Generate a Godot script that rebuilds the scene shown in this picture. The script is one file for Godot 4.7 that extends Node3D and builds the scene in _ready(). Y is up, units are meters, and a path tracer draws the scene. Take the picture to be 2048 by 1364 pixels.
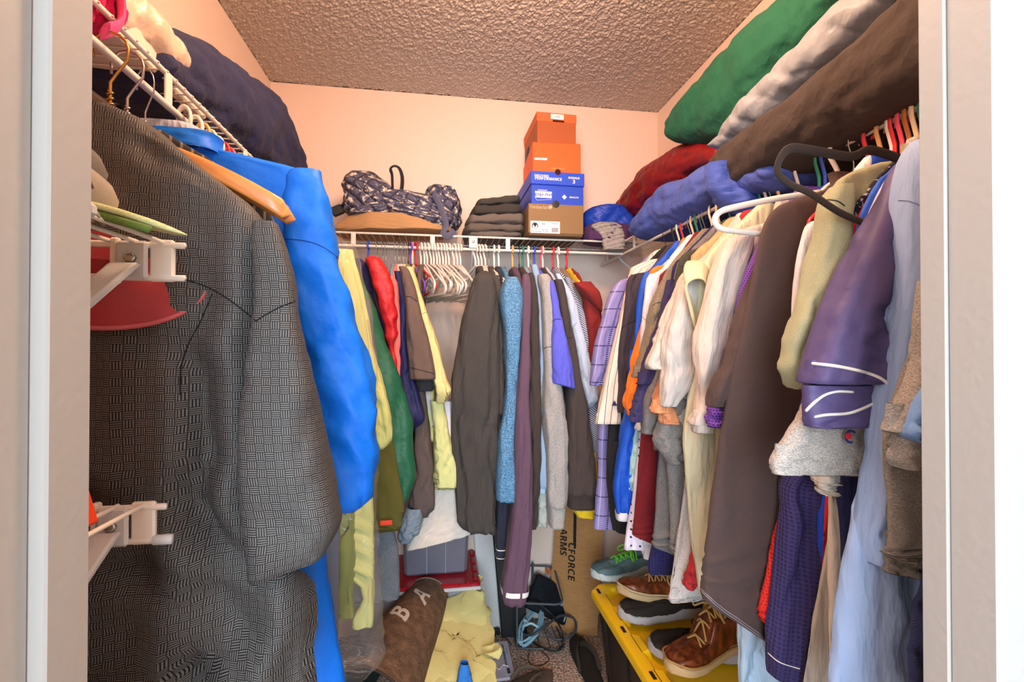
extends Node3D
# A walk-in closet seen from its doorway. x is to the right, y up, the back wall towards -z; metres.
# "survey" helpers turn a point of the photograph into a point on a real plane (a rod's plane, the floor, a wall).

const EYE := Vector3(0, 1.29, 0)
const XL := -0.733
const XR := 1.06
const ZB := -2.176
const ZF := -0.39
const CEIL := 2.44
const RODY := 1.67
const RODL := -0.425
const RODR := 0.76
const RODB := -1.876
const SHELF := 1.722
var cam_basis: Basis
var nz := FastNoiseLite.new()
var rg := FastNoiseLite.new()
var rng := RandomNumberGenerator.new()
var T := {}
var M := {}
var used := {}
var hooks := {}

func _ready() -> void:
	var cam := Camera3D.new()
	cam.name = "camera"
	cam_basis = Basis(Vector3.UP, -deg_to_rad(8.7)) * Basis(Vector3.RIGHT, deg_to_rad(0.49))
	cam.transform = Transform3D(cam_basis, EYE)
	cam.fov = 71.94
	cam.near = 0.02
	cam.far = 60.0
	add_child(cam)
	var env := Environment.new()
	env.background_mode = Environment.BG_COLOR
	env.background_color = Color(0.80, 0.88, 1.0)
	env.background_energy_multiplier = 1.0
	env.tonemap_mode = Environment.TONE_MAPPER_LINEAR
	env.tonemap_exposure = 0.95
	env.sdfgi_enabled = true
	env.ssao_enabled = true
	env.ssil_enabled = true
	var we := WorldEnvironment.new()
	we.name = "world_environment"
	we.environment = env
	add_child(we)
	# daylight from the bedroom's window wall behind the viewer
	area_light("bedroom_window_light", Vector3(-0.35, 1.5, 2.35), Vector3(0, 0, -1), 2.2, 1.8, Color(0.88, 0.95, 1.0), 19.0)
	rng.seed = 7
	nz.seed = 3
	nz.frequency = 1.0
	nz.fractal_octaves = 3
	rg.seed = 11
	rg.frequency = 1.0
	rg.fractal_type = FastNoiseLite.FRACTAL_RIDGED
	rg.fractal_octaves = 2
	textures()
	materials()
	room()
	shelves()
	left_rack()
	back_rack()
	right_rack()
	shelf_things()
	floor_things()

func area_light(called, at, towards, w, h, color, energy):
	var l := AreaLight3D.new()
	l.name = called
	l.area_size = Vector2(w, h)
	l.light_color = color
	l.light_energy = energy
	l.area_range = 12.0
	l.area_attenuation = 2.0
	l.shadow_enabled = true
	add_child(l)
	l.look_at_from_position(at, at + towards, Vector3.UP if absf(towards.y) < 0.9 else Vector3.FORWARD)

# ---------------------------------------------------------------- survey
func ray(px: float, py: float) -> Vector3:
	return cam_basis * Vector3((px - 1024.0) / 940.0, (682.0 - py) / 940.0, -1.0)

func on_z(px: float, py: float, d: float) -> Vector3:   # on the vertical plane d metres ahead
	var r := ray(px, py)
	return EYE + r * (d / -r.z)

func on_x(px: float, py: float, x: float) -> Vector3:
	var r := ray(px, py)
	return EYE + r * (x / r.x)

func on_y(px: float, py: float, y: float) -> Vector3:
	var r := ray(px, py)
	return EYE + r * ((y - EYE.y) / r.y)

# ---------------------------------------------------------------- tree of things
func numbered(called: String) -> String:
	var n: int = used.get(called, 0)
	used[called] = n + 1
	return called if n == 0 else "%s_%03d" % [called, n]

func tag(o, label := "", category := "", group := "", kind := ""):
	if label: o.set_meta("label", label)
	if category: o.set_meta("category", category)
	if group: o.set_meta("group", group)
	if kind: o.set_meta("kind", kind)
	return o

func thing(called: String, label: String, category: String, at := Vector3.ZERO, turn := Basis.IDENTITY, group := "") -> Node3D:
	var o := Node3D.new()
	o.name = numbered(called)
	add_child(o, true)
	o.transform = Transform3D(turn, at)
	tag(o, label, category, group)
	return o

func put(called: String, mesh: Mesh, mat: Material, parent: Node = self, at := Vector3.ZERO, turn := Basis.IDENTITY) -> MeshInstance3D:
	var o := MeshInstance3D.new()
	o.name = numbered(called) if parent == self else called
	o.mesh = mesh
	o.material_override = mat
	o.transform = Transform3D(turn, at)
	parent.add_child(o, true)
	return o

func struct(called: String, mesh: Mesh, mat: Material, at := Vector3.ZERO, turn := Basis.IDENTITY) -> MeshInstance3D:
	return tag(put(called, mesh, mat, self, at, turn), "", "", "", "structure")

# ---------------------------------------------------------------- meshes
func finish(P: PackedVector3Array, N: PackedVector3Array, UV: PackedVector2Array, I: PackedInt32Array) -> ArrayMesh:
	var a := []
	a.resize(Mesh.ARRAY_MAX)
	a[Mesh.ARRAY_VERTEX] = P
	a[Mesh.ARRAY_NORMAL] = N
	a[Mesh.ARRAY_TEX_UV] = UV
	a[Mesh.ARRAY_INDEX] = I
	var m := ArrayMesh.new()
	m.add_surface_from_arrays(Mesh.PRIMITIVE_TRIANGLES, a)
	return m

# a grid of R rows by U columns; closed: the last column repeats the first; flip turns its face
func surf(P: PackedVector3Array, R: int, U: int, closed: bool, UV: PackedVector2Array, flip := false) -> ArrayMesh:
	var N := PackedVector3Array()
	N.resize(R * U)
	for i in R:
		var up := maxi(i - 1, 0) * U
		var dn := mini(i + 1, R - 1) * U
		for j in U:
			var jm := j - 1
			var jp := j + 1
			if jm < 0: jm = U - 2 if closed else 0
			if jp > U - 1: jp = 1 if closed else U - 1
			var n := (P[i * U + jp] - P[i * U + jm]).cross(P[dn + j] - P[up + j])
			if n.length_squared() < 1e-16: n = Vector3.UP * 1e-3
			N[i * U + j] = (n if flip else -n).normalized()
	var I := PackedInt32Array()
	I.resize((R - 1) * (U - 1) * 6)
	var k := 0
	for i in R - 1:
		for j in U - 1:
			var a := i * U + j
			if flip:
				I[k] = a; I[k + 1] = a + U; I[k + 2] = a + 1
				I[k + 3] = a + 1; I[k + 4] = a + U; I[k + 5] = a + U + 1
			else:
				I[k] = a; I[k + 1] = a + 1; I[k + 2] = a + U
				I[k + 3] = a + 1; I[k + 4] = a + U + 1; I[k + 5] = a + U
			k += 6
	return finish(P, N, UV, I)

func cat(p0, p1, p2, p3, t: float):
	return (p1 * 2.0 + (p2 - p0) * t + (p0 * 2.0 - p1 * 5.0 + p2 * 4.0 - p3) * (t * t) + (p1 * 3.0 - p0 - p2 * 3.0 + p3) * (t * t * t)) * 0.5

# rows of [centre, half across, half through] resampled to n, evenly by length
func resample(rows: Array, n: int) -> Array:
	var acc := [0.0]
	for i in range(1, rows.size()):
		acc.append(acc[-1] + maxf(0.002, (rows[i][0] - rows[i - 1][0]).length() + 0.6 * (rows[i][1] - rows[i - 1][1]).length()))
	var out := []
	var k := 0
	for q in n:
		var s: float = acc[-1] * q / (n - 1)
		while k < rows.size() - 2 and acc[k + 1] < s: k += 1
		var t: float = clampf((s - acc[k]) / (acc[k + 1] - acc[k]), 0, 1)
		var a = rows[maxi(k - 1, 0)]
		var b = rows[k]
		var c = rows[k + 1]
		var d = rows[mini(k + 2, rows.size() - 1)]
		out.append([cat(a[0], b[0], c[0], d[0], t), cat(a[1], b[1], c[1], d[1], t), cat(a[2], b[2], c[2], d[2], t)])
	return out

# cloth loft. o: nr nu f(fold m) fl(fold length m) wr(wrinkle m) wf(wrinkle per m) e(shape) hem(m) cap grow(fold grows down) back(flat back)
func loft(rows: Array, sd: int, o := {}) -> ArrayMesh:
	var nr: int = o.get("nr", 40)
	var nu: int = o.get("nu", 44)
	var f: float = o.get("f", 0.006)
	var fl: float = o.get("fl", 0.075)
	var wr: float = o.get("wr", 0.003)
	var wf: float = o.get("wf", 14.0)
	var e: float = o.get("e", 0.62)
	var hem: float = o.get("hem", 0.0)
	var grow: float = o.get("grow", 1.0)
	var lean: float = o.get("lean", 1.2)
	var cr: float = o.get("cr", 0.0)
	var wy: float = o.get("wy", 0.45)
	var R := resample(rows, nr)
	if o.get("cap", false):
		R[0] = [R[0][0], R[0][1] * 0.03, R[0][2] * 0.03]
		R[-1] = [R[-1][0], R[-1][1] * 0.03, R[-1][2] * 0.03]
		for k in [[1, 0.45], [2, 0.75], [3, 0.92]]:
			if o.get("capsoft", true):
				R[k[0]] = [R[k[0]][0], R[k[0]][1] * k[1], R[k[0]][2] * k[1]]
				R[-1 - k[0]] = [R[-1 - k[0]][0], R[-1 - k[0]][1] * k[1], R[-1 - k[0]][2] * k[1]]
	if hem > 0.0:   # the edge turns under
		var l = R[-1]
		R.append([l[0] + Vector3(0, -0.0015, 0), l[1] * 0.97, l[2] * 0.8])
		R.append([l[0] + Vector3(0, hem * 0.5, 0), l[1] * 0.94, l[2] * 0.6])
		R.append([l[0] + Vector3(0, hem * 1.5, 0), l[1] * 0.92, l[2] * 0.5])
	var n := R.size()
	var U := nu + 1
	var P := PackedVector3Array()
	P.resize(n * U)
	var UV := PackedVector2Array()
	UV.resize(n * U)
	var ph := []
	var rr := RandomNumberGenerator.new()
	rr.seed = sd * 7919 + 13
	for k in 8: ph.append(rr.randf() * TAU)
	var dx := rr.randf_range(-lean, lean)
	var off := Vector3(rr.randf(), rr.randf(), rr.randf()) * 50.0
	var C := PackedFloat32Array()
	var S := PackedFloat32Array()
	var X := PackedFloat32Array()
	var Y := PackedFloat32Array()
	for j in U:
		var th := TAU * j / nu
		var c := cos(th)
		var s := sin(th)
		if j == nu: c = 1.0; s = 0.0
		C.append(c); S.append(s)
		X.append(signf(c) * pow(absf(c), e)); Y.append(signf(s) * pow(absf(s), e))
	var along := 0.0
	for i in n:
		var r = R[i]
		if i > 0: along += (r[0] - R[i - 1][0]).length() + 0.3 * (r[1] - R[i - 1][1]).length()
		var v := float(i) / (nr - 1)
		var A: Vector3 = r[1]
		var B: Vector3 = r[2]
		var la := maxf(A.length(), 1e-5)
		var lb := maxf(B.length(), 1e-5)
		var ha := A / la
		var hb := B / lb
		var amp := minf(f * (1.0 - grow + grow * minf(1.0, v * 1.3 + 0.08)), lb * 1.1 + 0.003)
		var wamp := minf(wr, lb * 0.6 + 0.001)
		var bend := nz.get_noise_2d(v * 3.0 + off.x, off.y) * 2.2
		var arc := PackedFloat32Array()
		var run := 0.0
		for j in U:
			if j > 0: run += Vector2((X[j] - X[j - 1]) * la, (Y[j] - Y[j - 1]) * lb).length()
			arc.append(run)
		var mid0 := arc[nu / 4]
		for j in U:
			var c := C[j]
			var s := S[j]
			var q := X[j] * la
			var p: Vector3 = r[0] + A * X[j] + B * Y[j]
			var nrm := (ha * (c / la) + hb * (s / lb)).normalized()
			var a1: float = ph[0] if s >= 0.0 else ph[1]
			var a2: float = ph[2] if s >= 0.0 else ph[3]
			var w1 := sin(q * PI / fl + a1 + dx * v * 3.0 + bend)
			var w2 := sin(q * TAU / (fl * 0.46) + a2 - dx * v * 2.0 + bend * 1.7)
			var d := amp * (0.9 * (2.0 * pow(absf(w1), 0.55) - 1.25) + 0.35 * w2) * (0.25 + 0.75 * absf(s))
			var np := p * wf + off
			d += wamp * nz.get_noise_3d(np.x, np.y * wy, np.z)
			if cr > 0.0:
				var rp := p * (wf * 0.45) + off
				d += cr * (rg.get_noise_3d(rp.x + rp.y * 0.5, rp.y - rp.x * 0.3, rp.z))
			if i >= nr and hem > 0.0: d *= 0.5
			P[i * U + j] = p + nrm * d
			UV[i * U + j] = Vector2(mid0 - arc[j], along)
	# which way is out: A x (down the rows) compared with B
	var dn: Vector3 = R[mini(nr - 1, nr / 2 + 1)][0] - R[nr / 2 - 1][0]
	var mid = R[nr / 2]
	var flip: bool = mid[2].cross(dn).dot(mid[1]) > 0.0
	return surf(P, n, U, true, UV, flip)

func dim(rows, k := 1.0): return rows

# a tube along points
func tube(pts: Array, r, sides := 8, closed := false, flat := 1.0) -> ArrayMesh:
	var n := pts.size()
	var R := n + (1 if closed else 2)
	var U := sides + 1
	var P := PackedVector3Array()
	P.resize(R * U)
	var UV := PackedVector2Array()
	UV.resize(R * U)
	var t0: Vector3 = (pts[1] - pts[0]).normalized()
	var u := t0.cross(Vector3(0.31, 0.83, 0.46)).normalized()
	var al := 0.0
	for i in R:
		var k := i % n if closed else clampi(i - 1, 0, n - 1)
		var a: Vector3 = pts[(k - 1 + n) % n] if closed or k > 0 else pts[0]
		var b: Vector3 = pts[(k + 1) % n] if closed or k < n - 1 else pts[n - 1]
		var t := (b - a).normalized()
		u = (u - t * u.dot(t)).normalized()
		var w := t.cross(u)
		var rad: float = r[k] if r is Array else r
		if not closed and (i == 0 or i == R - 1): rad *= 0.05
		if i > 0: al += (pts[k] - pts[(k - 1 + n) % n]).length() if k > 0 else 0.0
		for j in U:
			var th := TAU * j / sides
			P[i * U + j] = pts[k] + (u * cos(th) * flat + w * sin(th)) * rad
			UV[i * U + j] = Vector2(rad * th, al)
	return surf(P, R, U, true, UV, true)

func smooth(pts: Array, n: int, closed := false) -> Array:
	var out := []
	var m := pts.size()
	var segs := m if closed else m - 1
	for i in segs:
		for k in n:
			var a = pts[(i - 1 + m) % m] if closed else pts[maxi(i - 1, 0)]
			var d = pts[(i + 2) % m] if closed else pts[mini(i + 2, m - 1)]
			out.append(cat(a, pts[i], pts[(i + 1) % m], d, float(k) / n))
	if not closed: out.append(pts[m - 1])
	return out

# polyline with rounded corners
func rounded(pts: Array, r: float, n := 5) -> Array:
	var out := [pts[0]]
	for i in range(1, pts.size() - 1):
		var a: Vector3 = pts[i - 1] - pts[i]
		var b: Vector3 = pts[i + 1] - pts[i]
		var k := minf(r, minf(a.length(), b.length()) * 0.48)
		var p: Vector3 = pts[i] + a.normalized() * k
		var q: Vector3 = pts[i] + b.normalized() * k
		for j in n + 1:
			var t := float(j) / n
			out.append(p.lerp(pts[i], t).lerp(pts[i].lerp(q, t), t))
	out.append(pts[-1])
	return out

# box with chamfered edges, centred
func cbox(size: Vector3, c := 0.003) -> ArrayMesh:
	var h := size * 0.5
	c = minf(c, minf(h.x, minf(h.y, h.z)) * 0.9)
	return hexa([Vector3(-h.x, -h.y, h.z), Vector3(h.x, -h.y, h.z), Vector3(h.x, -h.y, -h.z), Vector3(-h.x, -h.y, -h.z),
		Vector3(-h.x, h.y, h.z), Vector3(h.x, h.y, h.z), Vector3(h.x, h.y, -h.z), Vector3(-h.x, h.y, -h.z)], c)

# eight corners (bottom ring then top ring, counter-clockwise from above) with chamfered edges
func hexa(K: Array, c := 0.003) -> ArrayMesh:
	var st := SurfaceTool.new()
	st.begin(Mesh.PRIMITIVE_TRIANGLES)
	st.set_smooth_group(-1)
	var F := [[0, 1, 5, 4], [1, 2, 6, 5], [2, 3, 7, 6], [3, 0, 4, 7], [4, 5, 6, 7], [3, 2, 1, 0]]
	var ctr := Vector3.ZERO
	for k in K: ctr += k / 8.0
	var V := {}
	for fi in 6:
		for q in 4:
			var p: Vector3 = K[F[fi][q]]
			var a: Vector3 = K[F[fi][(q + 1) % 4]] - p
			var b: Vector3 = K[F[fi][(q + 3) % 4]] - p
			V["%d_%d" % [fi, F[fi][q]]] = p + a.normalized() * minf(c, a.length() * 0.45) + b.normalized() * minf(c, b.length() * 0.45)
	var polys := []
	for fi in 6:
		polys.append([V["%d_%d" % [fi, F[fi][0]]], V["%d_%d" % [fi, F[fi][1]]], V["%d_%d" % [fi, F[fi][2]]], V["%d_%d" % [fi, F[fi][3]]]])
	for fi in 6:
		for gi in range(fi + 1, 6):
			var sh := []
			for k in F[fi]:
				if k in F[gi]: sh.append(k)
			if sh.size() == 2:
				polys.append([V["%d_%d" % [fi, sh[0]]], V["%d_%d" % [fi, sh[1]]], V["%d_%d" % [gi, sh[1]]], V["%d_%d" % [gi, sh[0]]]])
	for k in 8:
		var t := []
		for fi in 6:
			if k in F[fi]: t.append(V["%d_%d" % [fi, k]])
		polys.append(t)
	for pl in polys:
		var n: Vector3 = (pl[1] - pl[0]).cross(pl[2] - pl[0])
		var mid := Vector3.ZERO
		for p in pl: mid += p / pl.size()
		if n.dot(mid - ctr) < 0.0: pl.reverse()
		n = (pl[1] - pl[0]).cross(pl[2] - pl[0]).normalized()
		var ax := Vector3(absf(n.x), absf(n.y), absf(n.z))
		for k in range(1, pl.size() - 1):
			for p in [pl[0], pl[k + 1], pl[k]]:
				var uv := Vector2(p.x, -p.y)
				if ax.x > ax.y and ax.x > ax.z: uv = Vector2(p.z, -p.y)
				elif ax.y > ax.z: uv = Vector2(p.x, p.z)
				st.set_uv(uv)
				st.set_normal(n)
				st.add_vertex(p)
	return st.commit()

func join(parts: Array) -> ArrayMesh:   # [mesh, transform] pairs in one mesh
	var st := SurfaceTool.new()
	st.begin(Mesh.PRIMITIVE_TRIANGLES)
	for p in parts: st.append_from(p[0], 0, p[1])
	return st.commit()

func off(m: Mesh, by: Vector3) -> ArrayMesh:
	return join([[m, Transform3D(Basis.IDENTITY, by)]])

func boxes(list: Array, c := 0.002) -> ArrayMesh:   # [min, max] pairs
	var p := []
	for b in list: p.append([cbox(b[1] - b[0], c), Transform3D(Basis.IDENTITY, (b[0] + b[1]) * 0.5)])
	return join(p)

func words(text: String, size: float, mat: Material, parent: Node, xf: Transform3D, bold := true, called := "lettering", depth := 0.0006, font := "Droid Sans"):
	var m := TextMesh.new()
	var sf := SystemFont.new()
	sf.font_names = PackedStringArray([font])
	sf.font_weight = 700 if bold else 400
	m.font = sf
	m.text = text
	m.font_size = 32
	m.pixel_size = size / 32.0
	m.depth = depth
	m.curve_step = 2.0
	var o := put(called, m, mat, parent)
	o.transform = xf
	return o

# ---------------------------------------------------------------- rows from survey points
func pair(r: Array) -> Array:
	return [r[0], r[1], r[2], r[3]] if r.size() == 4 else [r[0], r[1], r[0], r[2]]

# rows [y,l,r] or [yl,l,yr,r] on the plane d ahead; an edge given as 0 is mirrored about the rod
func rows_z(spec: Array, d: float, th: float, rod := 0.76) -> Array:
	var out := []
	for r0 in spec:
		var r := pair(r0)
		var L: Vector3
		var Q: Vector3
		if r[3] == 0:
			L = on_z(r[1], r[0], d)
			Q = Vector3(clampf(2.0 * rod - L.x, L.x + 0.02, 1.03), L.y, L.z)
		elif r[1] == 0:
			Q = on_z(r[3], r[2], d)
			L = Vector3(clampf(2.0 * rod - Q.x, -0.705, Q.x - 0.02), Q.y, Q.z)
		else:
			L = on_z(r[1], r[0], d)
			Q = on_z(r[3], r[2], d)
		var A := (Q - L) * 0.5
		out.append([(L + Q) * 0.5, A, Vector3(0, 0, minf(th, A.length() * 1.0))])
	return out

# rows between a low and a high point on the plane x, through = half depth along x
func rows_x(spec: Array, x: float, th: float) -> Array:
	var out := []
	for r in spec:   # [px_low, py_low, px_high, py_high]
		var L := on_x(r[0], r[1], x)
		var Q := on_x(r[2], r[3], x)
		out.append([(L + Q) * 0.5 + Vector3(signf(x) * th, 0, 0), (Q - L) * 0.5, Vector3(th, 0, 0)])
	return out

# ---------------------------------------------------------------- textures (colour, weave and fine relief only)
func make(w: int, h: int, fn: Callable) -> Image:
	var b := PackedByteArray()
	b.resize(w * h * 3)
	var k := 0
	for y in h:
		for x in w:
			var c = fn.call(float(x) / w, float(y) / h)
			if c is Color:
				b[k] = int(clampf(c.r, 0, 1) * 255); b[k + 1] = int(clampf(c.g, 0, 1) * 255); b[k + 2] = int(clampf(c.b, 0, 1) * 255)
			else:
				var g := int(clampf(c, 0, 1) * 255)
				b[k] = g; b[k + 1] = g; b[k + 2] = g
			k += 3
	return Image.create_from_data(w, h, false, Image.FORMAT_RGB8, b)

func tex(key: String, im: Image):
	T[key] = ImageTexture.create_from_image(im)

func bump(key: String, im: Image, k: float):
	var b: Image = im.duplicate()
	b.bump_map_to_normal_map(k)
	T[key] = ImageTexture.create_from_image(b)

func seam(freq: float, oct: int, n: int, sd := 5, ty := FastNoiseLite.TYPE_SIMPLEX_SMOOTH, frac := FastNoiseLite.FRACTAL_FBM) -> Image:
	var f := FastNoiseLite.new()
	f.seed = sd
	f.noise_type = ty
	f.frequency = freq
	f.fractal_type = frac
	f.fractal_octaves = oct
	var im := f.get_seamless_image(n, n)
	im.convert(Image.FORMAT_RGB8)
	return im

func hashf(a: float, b: float) -> float:
	var s := sin(a * 127.1 + b * 311.7) * 43758.5453
	return s - floorf(s)

func textures():
	bump("wrinkle", seam(0.012, 4, 512, 5), 5.0)
	bump("crumple", seam(0.010, 3, 512, 8, FastNoiseLite.TYPE_SIMPLEX_SMOOTH, FastNoiseLite.FRACTAL_RIDGED), 6.0)
	bump("fuzz", seam(0.16, 2, 256, 9), 2.5)
	bump("plaster", seam(0.05, 3, 512, 4), 1.2)
	# long hanging creases, seamless both ways
	var dn := FastNoiseLite.new(); dn.seed = 33; dn.frequency = 1.0
	bump("drape", make(384, 384, func(u, v):
		var w := absf(v * 2.0 - 1.0)
		var a := Vector2(cos(u * TAU), sin(u * TAU))
		var n1: float = dn.get_noise_3d(a.x * 1.6, a.y * 1.6, w * 1.1)
		var n2: float = dn.get_noise_3d(a.x * 4.5 + 9.0, a.y * 4.5, w * 2.6)
		return 0.5 + 0.55 * (0.5 - absf(n1)) + 0.22 * n2), 14.0)
	# heather: short streaks of light and dark yarn
	var hn := FastNoiseLite.new(); hn.seed = 21; hn.frequency = 1.0
	tex("heather", make(256, 256, func(u, v): return 0.80 + 0.16 * (hashf(floorf(u * 128), floorf(v * 128)) - 0.5) + 0.30 * hn.get_noise_3d(u * 30.0, v * 90.0, 0.0)))
	tex("streak", make(256, 256, func(u, v): return 0.74 + 0.62 * hn.get_noise_3d(u * 22.0 + v * 14.0, v * 70.0 - u * 12.0, 5.0)))
	tex("speckle", make(256, 256, func(u, v): return 0.93 + 0.1 * hn.get_noise_2d(u * 60, v * 60) - (0.5 if hn.get_noise_3d(u * 34.0, v * 95.0, 9.0) > 0.36 else 0.0)))
	# basket weave: blocks of four threads, turned by turns
	var bk := func(u, v):
		var bx := floorf(u * 4.0)
		var by := floorf(v * 4.0)
		var fu: float = u * 4.0 - bx
		var fv: float = v * 4.0 - by
		var t: float = fv if int(bx + by) % 2 == 0 else fu
		var l: float = fu if int(bx + by) % 2 == 0 else fv
		var s := absf(fmod(t * 4.0, 1.0) - 0.5)
		var on := clampf((0.34 - s) * 12.0, 0, 1) * clampf((0.5 - absf(l - 0.5)) * 22.0, 0, 1)
		return on
	tex("basket", make(256, 256, func(u, v): return Color(0.06, 0.06, 0.07).lerp(Color(0.42, 0.42, 0.415), bk.call(u, v))))
	bump("basket_n", make(256, 256, func(u, v): return 0.3 + 0.5 * bk.call(u, v)), 3.0)
	tex("pinstripe", make(128, 32, func(u, _v): return Color(0.12, 0.115, 0.11) if fmod(u * 4.0, 1.0) > 0.22 else Color(0.42, 0.39, 0.34)))
	tex("creamstripe", make(256, 16, func(u, _v): return Color(0.93, 0.87, 0.80) if fmod(u * 4.0, 1.0) > 0.075 else Color(0.16, 0.15, 0.20)))
	tex("bluestripe", make(128, 128, func(u, v): return Color(0.80, 0.82, 0.88) if fmod(u * 6.0 + v * 8.0, 1.0) > 0.45 else Color(0.13, 0.15, 0.27)))
	tex("plaid", make(256, 256, func(u, v):
		var c := Color(0.50, 0.46, 0.68).lerp(Color(0.60, 0.58, 0.80), 0.5 + 0.5 * hn.get_noise_2d(u * 60.0, v * 8.0))
		if fmod(v * 2.0, 1.0) < 0.06: c = c.lerp(Color(0.20, 0.18, 0.36), 0.8)
		if fmod(u * 2.0, 1.0) < 0.10 and fmod(v * 18.0, 1.0) < 0.55: c = c.lerp(Color(0.13, 0.13, 0.30), 0.9)
		if absf(fmod(u * 2.0, 1.0) - 0.55) < 0.03: c = c.lerp(Color(0.74, 0.74, 0.9), 0.6)
		return c))
	var wf := func(u, v): return (0.5 + 0.5 * sin(u * TAU * 24.0)) * (0.5 + 0.5 * sin(v * TAU * 24.0))
	tex("waffle", make(256, 256, func(u, v): return 1.0 - 0.3 * wf.call(u, v)))
	bump("waffle_n", make(256, 256, func(u, v): return 0.8 - 0.6 * wf.call(u, v)), 4.0)
	bump("rib_n", make(128, 16, func(u, _v): return 0.5 + 0.4 * sin(u * TAU * 16.0)), 3.0)
	bump("twill_n", make(128, 128, func(u, v): return 0.5 + 0.35 * sin((u + v) * TAU * 24.0) + 0.1 * hn.get_noise_2d(u * 40, v * 40)), 2.0)
	tex("meshknit", make(128, 128, func(u, v): return 1.0 - 0.75 * clampf(1.6 - 5.0 * Vector2(fmod(u * 12.0 + 0.5 * (int(v * 12.0) % 2), 1.0) - 0.5, fmod(v * 12.0, 1.0) - 0.5).length(), 0, 1)))
	tex("print", make(256, 256, func(u, v): return Color(0.10, 0.10, 0.17) if hn.get_noise_3d(u * 26.0, v * 26.0, 2.0) < 0.32 else Color(0.70, 0.70, 0.76)))
	tex("dotprint", make(128, 256, func(u, v): return Color(0.12, 0.12, 0.14) if Vector2(fmod(u * 3.0, 1.0) - 0.5, (fmod(v * 6.0, 1.0) - 0.5) * 1.0).length() < 0.13 else Color(0.90, 0.88, 0.95)))
	# quilted bag: dark slate with off-white blotches
	tex("blotch", make(512, 512, func(u, v):
		var n: float = hn.get_noise_3d(u * 13.0, v * 13.0, 4.0)
		var k: float = hn.get_noise_3d(u * 45.0, v * 45.0, 7.0)
		if n > 0.24: return Color(0.90, 0.85, 0.79) if k < 0.3 else Color(0.2, 0.2, 0.25)
		if k > 0.45 and n > -0.1: return Color(0.75, 0.72, 0.70)
		return Color(0.29, 0.29, 0.38).lerp(Color(0.42, 0.42, 0.52), 0.5 + k)))
	bump("quilt_n", make(256, 256, func(u, v): return pow(absf(sin((u + v) * PI * 8.0)) * absf(sin((u - v) * PI * 8.0)), 0.35)), 9.0)
	tex("carpet", make(512, 512, func(u, v):
		var k := hashf(floorf(u * 256), floorf(v * 256))
		var n: float = hn.get_noise_2d(u * 70, v * 70)
		var q: float = clampf(0.86 + 0.35 * (k - 0.5) + 0.45 * n, 0.1, 1.0)
		return Color(q, q * 0.90, q * 0.84)))
	bump("carpet_n", seam(0.22, 3, 512, 15), 8.0)
	tex("wood", make(256, 256, func(u, v): return Color(0.80, 0.47, 0.20).lerp(Color(0.93, 0.63, 0.33), clampf(0.5 + 0.7 * hn.get_noise_2d(u * 14.0, v * 2.0), 0, 1))))
	tex("leather", make(512, 512, func(u, v):
		var n: float = hn.get_noise_2d(u * 7, v * 7)
		var k: float = hn.get_noise_2d(u * 60, v * 60)
		return Color(0.30, 0.125, 0.05).lerp(Color(0.60, 0.29, 0.13), clampf(0.55 + 0.9 * n + 0.15 * k, 0, 1))))
	bump("leather_n", seam(0.10, 3, 512, 17), 2.0)
	tex("kraft", make(256, 256, func(u, v): return Color(0.66, 0.47, 0.28).lerp(Color(0.74, 0.55, 0.34), clampf(0.5 + 0.8 * hn.get_noise_2d(u * 5.0, v * 60.0), 0, 1))))
	tex("coir", make(512, 512, func(u, v): return Color(0.30, 0.23, 0.17).lerp(Color(0.64, 0.50, 0.38), clampf(0.4 + 0.6 * hn.get_noise_2d(u * 160, v * 40) + 0.35 * hn.get_noise_2d(u * 9, v * 9), 0, 1))))
	tex("knitshoe", make(256, 256, func(u, v): return Color(0.10, 0.085, 0.07).lerp(Color(0.36, 0.31, 0.25), clampf(0.25 + 0.9 * hn.get_noise_2d(u * 90, v * 22), 0, 1))))
	tex("footbed", make(256, 256, func(u, v): return Color(0.07, 0.075, 0.07).lerp(Color(0.44, 0.39, 0.30), clampf(0.45 + 0.9 * hn.get_noise_2d(u * 4.5, v * 4.5) + 0.2 * hn.get_noise_2d(u * 40, v * 40), 0, 1))))

func mt(hex, rough := 0.85, o := {}) -> StandardMaterial3D:
	var m := StandardMaterial3D.new()
	m.albedo_color = Color(hex) if hex is String else hex
	m.roughness = rough
	if o.has("t"): m.albedo_texture = T[o.t]
	if o.has("n"):
		m.normal_enabled = true
		m.normal_texture = T[o.n]
		m.normal_scale = o.get("ns", 0.6)
	var s: float = o.get("s", 1.0)
	m.uv1_scale = Vector3(o.get("su", s), o.get("sv", s), s)
	if o.get("tri", false):
		m.uv1_triplanar = true
		m.uv1_world_triplanar = o.get("world", false)
	if o.has("metal"): m.metallic = o.metal
	if o.has("spec"): m.metallic_specular = o.spec
	if o.has("rim"):
		m.rim_enabled = true
		m.rim = o.rim
		m.rim_tint = 0.6
	if o.has("cc"):
		m.clearcoat_enabled = true
		m.clearcoat = o.cc
		m.clearcoat_roughness = 0.25
	m.cull_mode = BaseMaterial3D.CULL_DISABLED
	return m

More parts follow.
